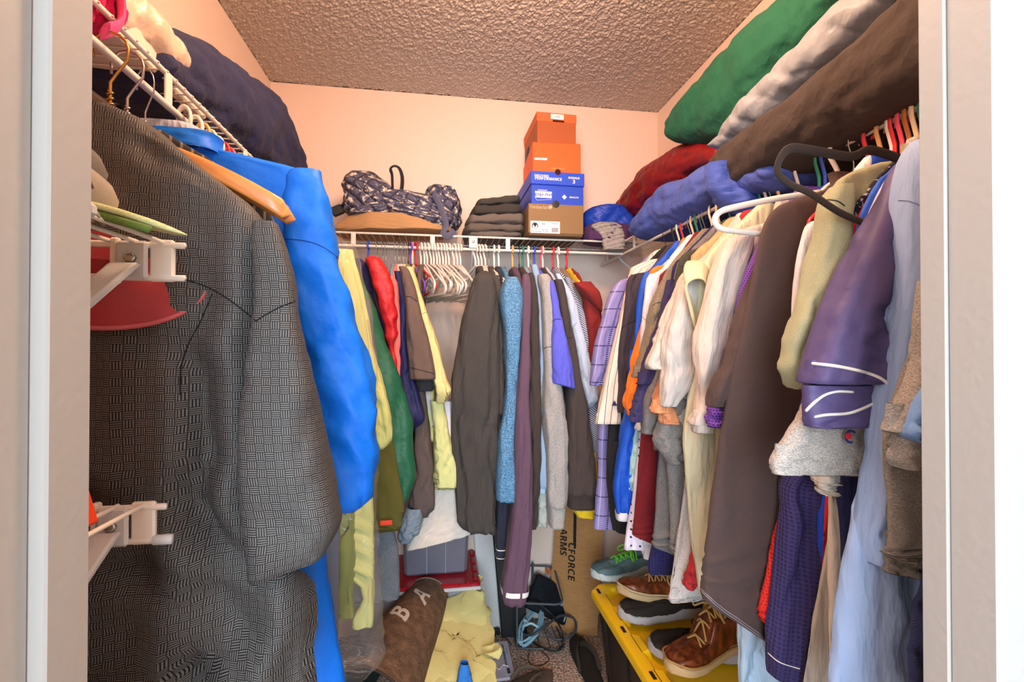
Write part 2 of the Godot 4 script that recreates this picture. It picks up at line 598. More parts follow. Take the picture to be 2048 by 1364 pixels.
# cloth of a colour and a kind
func cl(hex: String, kind := "plain") -> StandardMaterial3D:
	var key := hex + kind
	if M.has(key): return M[key]
	var o := {"n": "drape", "ns": 0.42, "s": 2.8, "rim": 0.15}
	var r := 0.9
	match kind:
		"jersey": o = {"n": "drape", "ns": 0.36, "s": 2.2, "rim": 0.25}
		"heather": o = {"t": "heather", "n": "fuzz", "ns": 0.5, "s": 9.0, "rim": 0.2}
		"streak": o = {"t": "streak", "n": "fuzz", "ns": 0.4, "s": 6.0}
		"speckle": o = {"t": "speckle", "s": 8.0}
		"shiny":
			o = {"n": "crumple", "ns": 0.35, "s": 3.0, "spec": 0.5}
			r = 0.5
		"satin":
			o = {"n": "wrinkle", "ns": 0.5, "s": 3.0, "spec": 0.4}
			r = 0.55
		"waffle": o = {"t": "waffle", "n": "waffle_n", "ns": 1.0, "s": 6.0}
		"mesh": o = {"t": "meshknit", "s": 16.0}
		"twill": o = {"n": "twill_n", "ns": 0.5, "s": 14.0, "rim": 0.2}
		"plaid": o = {"t": "plaid", "s": 8.0}
		"cream stripe": o = {"t": "creamstripe", "s": 12.0}
		"blue stripe": o = {"t": "bluestripe", "s": 14.0}
		"print": o = {"t": "print", "s": 5.0}
		"dots": o = {"t": "dotprint", "su": 14.0, "sv": 7.0}
		"pinstripe": o = {"t": "pinstripe", "s": 18.0}
		"basket":
			o = {"t": "basket", "n": "basket_n", "ns": 0.8, "s": 25.0, "spec": 0.35}
			r = 0.6
		"crush": o = {"n": "crumple", "ns": 0.7, "s": 2.2, "rim": 0.2}
		"crushsatin":
			o = {"n": "crumple", "ns": 0.6, "s": 2.0, "spec": 0.4}
			r = 0.5
		"fleece": o = {"n": "fuzz", "ns": 1.2, "s": 12.0, "rim": 0.5}
	var m := mt(hex, r, o)
	M[key] = m
	return m

func materials():
	M.wall = mt("f5dfd0", 0.9, {"n": "plaster", "ns": 0.5, "s": 2.0, "tri": true, "world": true})
	M.ceil = mt("bdb5ad", 0.5, {"spec": 0.5})
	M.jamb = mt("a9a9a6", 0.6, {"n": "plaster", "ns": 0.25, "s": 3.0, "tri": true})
	M.carpet = mt("e2d8cf", 1.0, {"t": "carpet", "n": "carpet_n", "ns": 1.0, "s": 1.1, "tri": true, "world": true})
	M.wire = mt("e6e1d6", 0.4)
	M.grey_plastic = mt("c9cdd0", 0.4)
	M.steel = mt("a9a8a4", 0.3, {"metal": 1.0})
	M.brass = mt("b08a4a", 0.35, {"metal": 1.0})
	M.white_plastic = mt("eee8df", 0.35)
	M.wood = mt("ffffff", 0.4, {"t": "wood", "s": 6.0, "cc": 0.4})
	M.black = mt("17171a", 0.5)
	M.white = mt("eceae6", 0.6)
	for k in [["white", "ece4da"], ["red", "cf2a35"], ["pink", "e0506a"], ["purple", "8048b8"], ["green", "1f8068"], ["blue", "2f4fc0"], ["tan", "d8ab6a"], ["brown", "a8662c"], ["cream", "ead2ac"], ["black", "1c1a1a"], ["grey", "8f9aa0"], ["yellow", "e8cf7c"]]:
		M["h_" + k[0]] = mt(k[1], 0.35)
	M.h_velvet = mt("2a201b", 0.95, {"rim": 0.5, "n": "fuzz", "ns": 0.8, "s": 20.0, "tri": true})
	var g := mt(Color(1, 1, 1, 0.05), 0.15)
	g.transparency = BaseMaterial3D.TRANSPARENCY_ALPHA
	g.normal_enabled = true
	g.normal_texture = T.crumple
	g.normal_scale = 0.8
	g.uv1_scale = Vector3(3, 3, 3)
	g.metallic_specular = 0.28
	M.film = g
	var bin := mt(Color(0.80, 0.81, 0.86, 0.35), 0.25)
	bin.transparency = BaseMaterial3D.TRANSPARENCY_ALPHA
	M.clear_bin = bin

# ---------------------------------------------------------------- the room
func room():
	var t := 0.1
	struct("floor", boxes([[Vector3(XL - t, -0.1, ZB - t), Vector3(XR + t, 0.0, -0.28)]]), M.carpet)
	struct("wall_left", boxes([[Vector3(XL - t, 0, ZB), Vector3(XL, CEIL, -0.28)]]), M.wall)
	struct("wall_right", boxes([[Vector3(XR, 0, ZB), Vector3(XR + t, CEIL, -0.28)]]), M.wall)
	struct("wall_back", boxes([[Vector3(XL - t, 0, ZB - t), Vector3(XR + t, CEIL, ZB)]]), M.wall)
	struct("wall_front", boxes([[Vector3(XL, 0, ZF), Vector3(-0.285, CEIL, -0.28)], [Vector3(0.535, 0, ZF), Vector3(XR, CEIL, -0.28)],
		[Vector3(-0.285, 2.08, ZF), Vector3(0.535, CEIL, -0.28)]]), M.wall)
	struct("ceiling", boxes([[Vector3(XL - t, CEIL + 0.006, ZB - t), Vector3(XR + t, CEIL + 0.1, -0.28)]]), M.ceil)
	# sprayed popcorn texture as real relief
	var cn := FastNoiseLite.new()
	cn.seed = 4
	cn.noise_type = FastNoiseLite.TYPE_CELLULAR
	cn.cellular_distance_function = FastNoiseLite.DISTANCE_EUCLIDEAN
	cn.cellular_return_type = FastNoiseLite.RETURN_DISTANCE
	cn.frequency = 100.0
	cn.fractal_type = FastNoiseLite.FRACTAL_NONE
	for strip in [[ZB, -1.20, 340, 560], [-1.20, ZF, 120, 260]]:
		var R: int = strip[2]
		var U: int = strip[3]
		var P := PackedVector3Array()
		var UV := PackedVector2Array()
		for i in R:
			for j in U:
				var x := lerpf(XL, XR, float(j) / (U - 1))
				var z := lerpf(strip[1], strip[0], float(i) / (R - 1))
				var b := clampf(-cn.get_noise_2d(x, z) * 1.5 - 0.35, 0.0, 1.0)
				b = pow(b, 0.7) * (0.75 + 0.8 * nz.get_noise_2d(x * 30.0, z * 30.0))
				P.append(Vector3(x, CEIL + 0.004 - 0.0075 * b - 0.0010 * nz.get_noise_2d(x * 160.0, z * 160.0), z))
				UV.append(Vector2(x, z))
		tag(struct("ceiling_texture", surf(P, R, U, false, UV, true), M.ceil), "rough popcorn texture sprayed over the closet ceiling")
	# door frame: stop, then jamb, then casing
	struct("trim_left", boxes([[Vector3(-0.30, 0, -0.39), Vector3(-0.2545, 2.07, -0.351)], [Vector3(-0.30, 0, -0.351), Vector3(-0.2645, 2.07, -0.25)]], 0.0015), M.jamb)
	struct("trim_right", boxes([[Vector3(0.4615, 0, -0.392), Vector3(0.52, 2.07, -0.368)], [Vector3(0.464, 0, -0.368), Vector3(0.52, 2.07, -0.331)],
		[Vector3(0.503, 0, -0.331), Vector3(0.55, 2.07, -0.26)]], 0.0012), M.jamb)
	struct("trim_head", boxes([[Vector3(-0.30, 2.05, -0.39), Vector3(0.55, 2.09, -0.25)]]), M.jamb)
	# the bedroom behind the viewer
	struct("floor_bedroom", boxes([[Vector3(-2.2, -0.1, -0.28), Vector3(2.4, 0, 2.6)]]), M.carpet)
	struct("ceiling_bedroom", boxes([[Vector3(-2.2, CEIL, -0.28), Vector3(2.4, CEIL + 0.1, 2.6)]]), M.wall)
	struct("wall_bedroom", boxes([[Vector3(-2.3, 0, -0.28), Vector3(-2.2, CEIL, 2.6)], [Vector3(2.4, 0, -0.28), Vector3(2.5, CEIL, 2.6)],
		[Vector3(-2.2, 0, 2.5), Vector3(-1.5, CEIL, 2.6)], [Vector3(0.8, 0, 2.5), Vector3(2.4, CEIL, 2.6)], [Vector3(-1.5, 0, 2.5), Vector3(0.8, 0.55, 2.6)], [Vector3(-1.5, 2.42, 2.5), Vector3(0.8, CEIL, 2.6)],
		[Vector3(-2.2, 0, -0.29), Vector3(XL - t, CEIL, -0.2)], [Vector3(XR + t, 0, -0.29), Vector3(2.4, CEIL, -0.2)]]), M.wall)
	# ceiling lamp of the closet, above the door's inside
	var at := Vector3(0.18, CEIL, -0.84)
	var lamp := thing("ceiling_lamp", "round frosted glass ceiling lamp above the closet doorway", "lamp", at)
	var prof := []
	for k in 13:
		var a := PI * 0.5 * k / 12.0
		prof.append([Vector3(0, -0.022 - 0.075 * (1.0 - cos(a)) - 0.0, 0), 0.115 * cos(a * 0.98)])
	put("base", lathe([[0.0, 0.0], [0.125, 0.0], [0.125, -0.018], [0.118, -0.024], [0.0, -0.024]]), M.white_plastic, lamp)
	var glow := mt("fff0dc", 0.4)
	glow.emission_enabled = true
	glow.emission = Color(1.0, 0.80, 0.60)
	glow.emission_energy_multiplier = 1.5
	put("shade", lathe([[0.116, -0.024], [0.115, -0.040], [0.100, -0.062], [0.070, -0.078], [0.030, -0.086], [0.0, -0.087]]), glow, lamp)
	var l := OmniLight3D.new()
	l.name = "ceiling_lamp_light"
	l.position = at + Vector3(0, -0.20, 0)
	l.light_color = Color(1.0, 0.80, 0.66)
	l.light_energy = 1.05
	l.light_size = 0.09
	l.omni_range = 8.0
	l.omni_attenuation = 2.0
	l.shadow_enabled = true
	add_child(l)

func lathe(prof: Array, n := 32) -> ArrayMesh:   # [radius, y] down the axis
	var P := PackedVector3Array()
	var UV := PackedVector2Array()
	for p in prof:
		for j in n + 1:
			var a := TAU * j / n
			P.append(Vector3(cos(a) * maxf(p[0], 0.0002), p[1], sin(a) * maxf(p[0], 0.0002)))
			UV.append(Vector2(p[0] * a, p[1]))
	return surf(P, prof.size(), n + 1, true, UV, prof[0][1] < prof[-1][1])

# ---------------------------------------------------------------- coated wire shelves
# local: x along, z out from the wall (0 .. dep), y up; the front lip hangs down by drop
func wire_shelf(label: String, at: Vector3, turn: Basis, length: float, dep: float, brackets: Array, tabs := 0.3, drop := 0.05, bracket_drop := 0.3):
	var s := thing("wire_shelf", label, "shelf", at, turn)
	put("back_rail", tube([Vector3(0, 0, 0.012), Vector3(length, 0, 0.012)], 0.003), M.wire, s)
	put("middle_rail", tube([Vector3(0, -0.004, dep * 0.5), Vector3(length, -0.004, dep * 0.5)], 0.003), M.wire, s)
	put("front_rail", tube([Vector3(0, 0, dep), Vector3(length, 0, dep)], 0.0042, 10), M.wire, s)
	put("hanging_rod", tube([Vector3(0, -drop, dep), Vector3(length, -drop, dep)], 0.0055, 10), M.wire, s)
	var w := tube([Vector3(0, 0.003, 0.004), Vector3(0, 0.003, dep + 0.002), Vector3(0, 0.0, dep + 0.0055)], 0.0015, 6)
	for k in int(length / 0.0254):
		put("cross_wire", w, M.wire, s, Vector3(0.0127 + k * 0.0254, 0, 0))
	var tab := cbox(Vector3(0.018, drop, 0.004), 0.001)
	for k in int(length / tabs):
		put("rod_hook", tab, M.wire, s, Vector3(0.1 + k * tabs, -drop * 0.5, dep + 0.002))
	for b in brackets:
		var p := put("bracket", cbox(Vector3(0.034, drop * 0.86, 0.006), 0.0015), M.grey_plastic, s, Vector3(b, -drop * 0.5, dep + 0.008))
		put("bolt", lathe([[0.0, 0.0], [0.0055, 0.0], [0.0055, -0.003], [0.003, -0.004], [0.0, -0.004]], 6), M.steel, p, Vector3(0, 0.004, 0.003), Basis(Vector3.RIGHT, -PI / 2))
		put("brace", tube([Vector3(b, -drop * 0.8, dep + 0.004), Vector3(b, -drop - 0.02, dep - 0.02), Vector3(b, -bracket_drop, 0.004)], 0.006, 8, false, 0.5), M.grey_plastic, s)
	return s

func shelves():
	var yl := Basis(Vector3(0, 0, -1), Vector3.UP, Vector3(1, 0, 0))     # along -z, out to +x
	var yr := Basis(Vector3(0, 0, 1), Vector3.UP, Vector3(-1, 0, 0))
	wire_shelf("white wire shelf along the left wall with clothes hanging from its rod", Vector3(XL, SHELF, -0.42), yl, 1.74, 0.302, [1.0])
	wire_shelf("white wire shelf along the right wall under the row of pillows", Vector3(XR, SHELF, -2.16), yr, 1.72, 0.30, [0.22, 1.0])
	wire_shelf("white wire shelf on the back wall under the shoe boxes", Vector3(-0.43, SHELF, ZB), Basis.IDENTITY, 1.185, 0.30, [0.56])
	# two short shelves on the wall beside the door, seen from their free ends
	short_shelf("short white wire shelf with caps on it, left of the doorway", on_z(372, 492, 0.568).y, false)
	short_shelf("short white wire shelf low beside the doorway, with a plastic end cap", on_z(345, 1012, 0.568).y, true)

func short_shelf(label: String, y: float, low: bool):
	var s := thing("short_wire_shelf", label, "shelf", Vector3(XL, y, ZF))
	var d := 0.178
	var ln := (-0.279 if not low else -0.296) - XL
	var drop := 0.036
	put("back_rail", tube([Vector3(0.004, 0, -0.01), Vector3(ln, 0, -0.01)], 0.003), M.wire, s)
	put("front_rail", tube([Vector3(0.004, 0, -d), Vector3(ln, 0, -d)], 0.0036, 12), M.wire, s)
	put("lower_rail", tube([Vector3(0.004, -drop, -d), Vector3(ln - (0.008 if low else 0.0), -drop, -d)], 0.0036, 12), M.wire, s)
	var w := tube([Vector3(0, 0.003, -0.006), Vector3(0, 0.003, -d), Vector3(0, -0.002, -d - 0.004), Vector3(0, -drop, -d - 0.003)], 0.0024, 8)
	var k := 0
	while ln - 0.022 - k * 0.026 > 0.01:
		put("cross_wire", w, M.wire, s, Vector3(ln - 0.022 - k * 0.026, 0, 0))
		k += 1
	var b := ln - 0.049
	put("rod_hook", cbox(Vector3(0.024, drop + 0.010, 0.007), 0.002), M.wire, s, Vector3(b + 0.026, -drop * 0.5 + 0.001, -d - 0.001))
	put("rod_hook", cbox(Vector3(0.008, drop + 0.014, 0.010), 0.002), M.wire, s, Vector3(b - 0.0205, -drop * 0.5, -d - 0.001))
	var p := put("bracket", cbox(Vector3(0.030, drop + 0.006, 0.006), 0.003), M.grey_plastic, s, Vector3(b, -drop * 0.5, -d + 0.006))
	put("bolt", lathe([[0.0, 0.0], [0.006, 0.0], [0.006, -0.003], [0.0032, -0.004], [0.0, -0.004]], 6), M.steel, p, Vector3(0.0, 0.002, 0.003), Basis(Vector3.RIGHT, -PI / 2))
	var B := [Vector3(b - 0.004, -drop * 0.6, -d + 0.010), Vector3(b - 0.010, -drop - 0.012, -d + 0.018), Vector3(b - 0.020, -0.15, -0.02)]
	put("brace", hexa([B[2] + Vector3(-0.009, 0, 0.006), B[2] + Vector3(0.009, 0, 0.006), B[2] + Vector3(0.009, 0, -0.006), B[2] + Vector3(-0.009, 0, -0.006),
		B[0] + Vector3(-0.014, 0, 0.006), B[0] + Vector3(0.014, 0, 0.006), B[0] + Vector3(0.014, 0, -0.006), B[0] + Vector3(-0.014, 0, -0.006)], 0.003), M.grey_plastic, s)
	if low:
		put("end_cap", tube([Vector3(ln - 0.012, -drop, -d), Vector3(ln + 0.006, -drop, -d)], 0.0056, 12), M.grey_plastic, s)
	else:
		put("end_cap", cbox(Vector3(0.018, 0.014, 0.014), 0.004), M.grey_plastic, s, Vector3(ln - 0.022, 0.006, -0.060))

# ---------------------------------------------------------------- hangers (local: hook round the rod at the origin, arms along x)
func hook_path(r := 0.0165, neck := -0.066) -> Array:
	var p := [Vector3(r * 0.98, -0.010, 0), Vector3(r, 0, 0)]
	for k in 7:
		var a := PI * k / 6.0
		p.append(Vector3(cos(a) * r, 0.003 + sin(a) * r, 0))
	p.append(Vector3(-r * 0.95, -0.012, 0))
	p.append(Vector3(-r * 0.35, -0.030, 0))
	p.append(Vector3(0, -0.042, 0))
	p.append(Vector3(0, neck, 0))
	return p

func hanger_mesh(kind: String) -> ArrayMesh:
	if hooks.has(kind): return hooks[kind]
	var m: ArrayMesh
	if kind == "tube":
		var fr := rounded([Vector3(0.0, -0.064, 0), Vector3(-0.06, -0.088, 0), Vector3(-0.207, -0.166, 0), Vector3(-0.19, -0.193, 0), Vector3(0.19, -0.193, 0), Vector3(0.207, -0.166, 0), Vector3(0.06, -0.088, 0), Vector3(0.0, -0.064, 0)], 0.02)
		m = join([[tube(hook_path(), 0.0042, 8), Transform3D()], [tube(fr, 0.0042, 8), Transform3D()],
			[tube(rounded([Vector3(-0.125, -0.122, 0), Vector3(-0.118, -0.136, 0), Vector3(-0.105, -0.137, 0), Vector3(-0.102, -0.130, 0)], 0.006), 0.003, 6), Transform3D()],
			[tube(rounded([Vector3(0.125, -0.122, 0), Vector3(0.118, -0.136, 0), Vector3(0.105, -0.137, 0), Vector3(0.102, -0.130, 0)], 0.006), 0.003, 6), Transform3D()]])
	elif kind == "wire":
		var fr := rounded([Vector3(0.0, -0.08, 0), Vector3(-0.205, -0.17, 0), Vector3(-0.19, -0.182, 0), Vector3(0.19, -0.182, 0), Vector3(0.205, -0.17, 0), Vector3(0.0, -0.08, 0)], 0.012)
		var tw := []
		for k in 30: tw.append(Vector3(cos(k * 0.9) * 0.0022, -0.052 - k * 0.001, sin(k * 0.9) * 0.0022))
		m = join([[tube(hook_path(0.019, -0.08), 0.0014, 6), Transform3D()], [tube(fr, 0.0014, 6), Transform3D()], [tube(tw, 0.0014, 6), Transform3D()]])
	hooks[kind] = m
	return m

func hanger(kind: String, color: String, at: Vector3, turn: float, label: String, group := "", tilt := 0.0, wide := 1.0):
	var B := Basis(Vector3.UP, turn) * Basis(Vector3(0, 0, 1), tilt)
	if kind == "wood":
		var t := thing("wooden_hanger", label, "hanger", at, B, group)
		var rows := []
		for k in 13:
			var x := lerpf(-0.215, 0.215, k / 12.0)
			var y := -0.112 - 0.085 * pow(absf(x) / 0.215, 1.5)
			rows.append([Vector3(x, y, 0.014 * pow(absf(x) / 0.215, 2.0)), Vector3(0, 0.0095 + 0.005 * absf(x) / 0.215, 0), Vector3(0, 0, 0.006 + 0.004 * absf(x) / 0.215)])
		put("arms", loft(rows, 1, {"nr": 30, "nu": 16, "f": 0.0, "wr": 0.0, "cap": true, "capsoft": false, "e": 0.6}), M.wood, t)
		var tw := []
		for k in 36: tw.append(Vector3(cos(k * 0.8) * 0.0024, -0.052 - k * 0.0009, sin(k * 0.8) * 0.0024))
		put("hook", join([[tube(hook_path(0.020, -0.105), 0.0017, 8), Transform3D()], [tube(tw, 0.0016, 6), Transform3D()]]), M.brass if color == "brass" else M.steel, t)
		return t
	var m: StandardMaterial3D = M.steel if kind == "wire" else M["h_" + color]
	if kind == "wire" and color == "black": m = M.h_black
	return tag(put("wire_hanger" if kind == "wire" else "plastic_hanger", hanger_mesh(kind), m, self, at, B * Basis.from_scale(Vector3(wide, 1, 1))), label, "hanger", group)

func words_for(kind: String, color: String) -> String:
	if kind == "wire": return "thin %s wire hanger" % ("black" if color == "black" else "metal")
	if kind == "wood": return "curved wooden hanger with a %s hook" % ("brass wire" if color == "brass" else "steel")
	return "%s plastic tube hanger" % color

# ---------------------------------------------------------------- garments
# a stitched line laid on the cloth: every point is dropped onto the garment's own surface
func seam_line(parent: Node3D, pts: Array, d: float, m: Material, r := 0.001, called := "seam", under: Node = null):
	var tris := PackedVector3Array()
	for c in parent.get_children():
		if c is MeshInstance3D and c.name.begins_with("body") or c.name.begins_with("sleeve"): tris.append_array(c.mesh.get_faces())
	var p := []
	var flat := []
	for q in pts: flat.append(on_z(q[0], q[1], d))
	for q in smooth(flat, 5):
		var dir: Vector3 = (q - EYE).normalized()
		var o := EYE - parent.position
		var best := 9.0
		for k in range(0, tris.size(), 3):
			var h = Geometry3D.ray_intersects_triangle(o, dir, tris[k], tris[k + 1], tris[k + 2])
			if h != null: best = minf(best, (h - o).length())
		if best < 8.0: p.append(o + dir * (best - r * 0.3))
	if p.size() > 2: put(called, tube(p, r, 5), m, under if under else parent)

func default_body(rod: float, d: float, half: float, hem_y: float) -> Array:
	var out := []
	for q in [[1.602, 0.055], [1.592, 0.075], [1.555, half * 0.62], [1.515, half * 0.92], [1.48, half], [1.30, half * 0.97], [lerpf(1.3, hem_y, 0.5), half], [hem_y, half * 1.05]]:
		out.append([Vector3(rod, q[0], -d), Vector3(q[1], 0, 0), Vector3(0, 0, minf(0.016, q[1] * 0.3))])
	return out

# on a side rack. body: survey rows, [] for a plain hidden body; sleeves: lists of survey rows
func wear(called: String, label: String, category: String, mat: Material, d: float, body: Array, sleeves: Array, o := {}):
	var rod: float = o.get("rod", RODR)
	var t := thing(called, label, category, Vector3(rod, 0.0, -d))
	t.position.y = o.get("base", 0.6)
	var back := -t.position
	var th: float = o.get("th", 0.016)
	var sd: int = o.get("sd", int(d * 1000))
	var lo := {"nr": 46, "nu": 56, "f": o.get("f", 0.012), "fl": o.get("fl", 0.085), "wr": o.get("wr", 0.004), "hem": 0.02, "cr": o.get("cr", 0.0), "e": o.get("e", 0.6), "wf": o.get("wf", 14.0)}
	var rows: Array = rows_z(body, d, th, rod) if body.size() else default_body(rod, d, o.get("half", 0.165), o.get("hem", 0.95))
	if o.has("neck"):
		var c: Vector3 = rows[0][0]
		rows.push_front([Vector3(rod, 1.607, -d), Vector3(o.neck, 0, 0), Vector3(0, 0, 0.012)])
	put("body", off(loft(rows, sd, lo), back), o.get("bmat", mat), t)
	var k := 0
	for s in sleeves:
		var so := lo.duplicate()
		so.nr = 36
		so.nu = 44
		so.f = o.get("sf", 0.008)
		so.fl = o.get("sfl", 0.06)
		so.cr = o.get("scr", o.get("cr", 0.0))
		so.wr = o.get("swr", o.get("wr", 0.003))
		var sr := rows_z(s, d - o.get("fwd", 0.014), o.get("sth", 0.022), rod)
		var sm := put("sleeve", off(loft(sr, sd + 31 + k, so), back), mat, t)
		if o.has("cuff"):
			var l = sr[-1]
			put("cuff", off(loft([[l[0] + Vector3(0, 0.004, 0), l[1] * 1.02, l[2] * 1.05], [l[0] - Vector3(0, o.get("cuffh", 0.03) * 0.5, 0), l[1] * 0.96, l[2]], [l[0] - Vector3(0, o.get("cuffh", 0.03), 0), l[1] * 0.9, l[2] * 0.9]], sd + 77, {"nr": 8, "nu": 40, "f": 0.001, "wr": 0.001, "hem": 0.01}), back), o.cuff, sm)
		k += 1
	for s in o.get("seams", []):
		seam_line(t, s, d, o.get("seam_mat", M.black), 0.0009)
	if o.has("hang"):
		var h: Array = o.hang
		var ht: float = 0.0 if rod > 0.0 else PI
		hanger(h[0], h[1], Vector3(rod, RODY + 0.001, -d + h[2] if h.size() > 2 else -d), ht, "%s carrying the %s" % [words_for(h[0], h[1]), o.get("short", called.replace("_", " "))], "", 0.0, o.get("wide", 0.6))
	return t

# on the back rack: a front edge or sleeve given by survey rows on the plane d, and the flat body behind it
func wear_back(called: String, label: String, category: String, mat: Material, d: float, front: Array, o := {}):
	var rows := rows_z(front, d, 1.0)
	var sd: int = o.get("sd", int(front[0][1] * 3 + d * 100))
	var x0: float = rows[0][0].x
	var t := thing(called, label, category, Vector3(x0, o.get("base", 0.6), -d))
	var back := -t.position
	var dp: float = o.get("dp", 0.05)
	for r in rows:
		r[2] = Vector3(0, 0, -minf(dp, r[1].length() * 1.8))
	put(o.get("part", "sleeve"), off(loft(rows, sd, {"nr": 44, "nu": 40, "f": o.get("f", 0.007), "fl": o.get("fl", 0.045), "wr": o.get("wr", 0.004), "hem": 0.015, "cr": o.get("cr", 0.0), "e": o.get("e", 0.62), "wf": o.get("wf", 16.0)}), back), mat, t)
	# body plate
	if o.has("top"): x0 = on_z(o.top, 560, 1.876).x
	var br := []
	var hy: float = o.get("hem", 0.95)
	var n := rows.size()
	for q in [[0.0, 0.07], [0.03, 0.11], [0.10, 0.19], [0.3, 0.2], [0.6, 0.2], [1.0, 0.205]]:
		var y := lerpf(1.595, hy, q[0])
		var cx := x0
		for i in n - 1:
			if o.has("top"): cx = lerpf(x0, rows[n / 2][0].x, q[0])
			elif rows[i][0].y >= y and y >= rows[i + 1][0].y:
				cx = lerpf(rows[i][0].x, rows[i + 1][0].x, (rows[i][0].y - y) / maxf(1e-4, rows[i][0].y - rows[i + 1][0].y))
		if y < rows[-1][0].y: cx = rows[-1][0].x
		br.append([Vector3(lerpf(x0, cx, 0.75), y, RODB), Vector3(0.012, 0, 0), Vector3(0, 0, q[1])])
	put("body", off(loft(br, sd + 5, {"nr": 30, "nu": 36, "f": 0.004, "fl": 0.08, "wr": 0.003, "hem": 0.015}), back), o.get("bmat", mat), t)
	if o.has("cuff"):
		var l = rows[-1]
		put("cuff", off(loft([[l[0] + Vector3(0, 0.004, 0), l[1] * 1.0, l[2] * 1.0], [l[0] - Vector3(0, o.get("cuffh", 0.03) * 0.5, 0), l[1] * 0.9, l[2] * 0.9], [l[0] - Vector3(0, o.get("cuffh", 0.03), 0), l[1] * 0.84, l[2] * 0.85]], sd + 77, {"nr": 8, "nu": 36, "f": 0.001, "wr": 0.001, "hem": 0.01}), back), o.cuff, t)
	for s in o.get("seams", []):
		seam_line(t, s, d, o.get("seam_mat", M.black), 0.0012)
	if o.has("stripe"):
		for f in o.stripe:
			var st := []
			var R := resample(rows, 200)
			var l = R[int(f * 199)]
			var m0 = R[mini(199, int(f * 199) + 2)]
			put("hem_stripe", off(loft([[l[0], l[1] * 1.05 + Vector3(0.003, 0, 0), l[2] * 1.08], [m0[0], m0[1] * 1.05 + Vector3(0.003, 0, 0), m0[2] * 1.08]], sd, {"nr": 4, "nu": 36, "f": 0.0, "wr": 0.0}), back), M.white, t)
	if o.has("hang"):
		var h: Array = o.hang
		hanger(h[0], h[1], Vector3(x0 + (h[2] if h.size() > 2 else 0.0), RODY + 0.001, RODB), -PI / 2 + (h[3] if h.size() > 3 else 0.0), "%s carrying the %s" % [words_for(h[0], h[1]), o.get("short", called.replace("_", " "))], "", 0.0, 0.8)
	return t

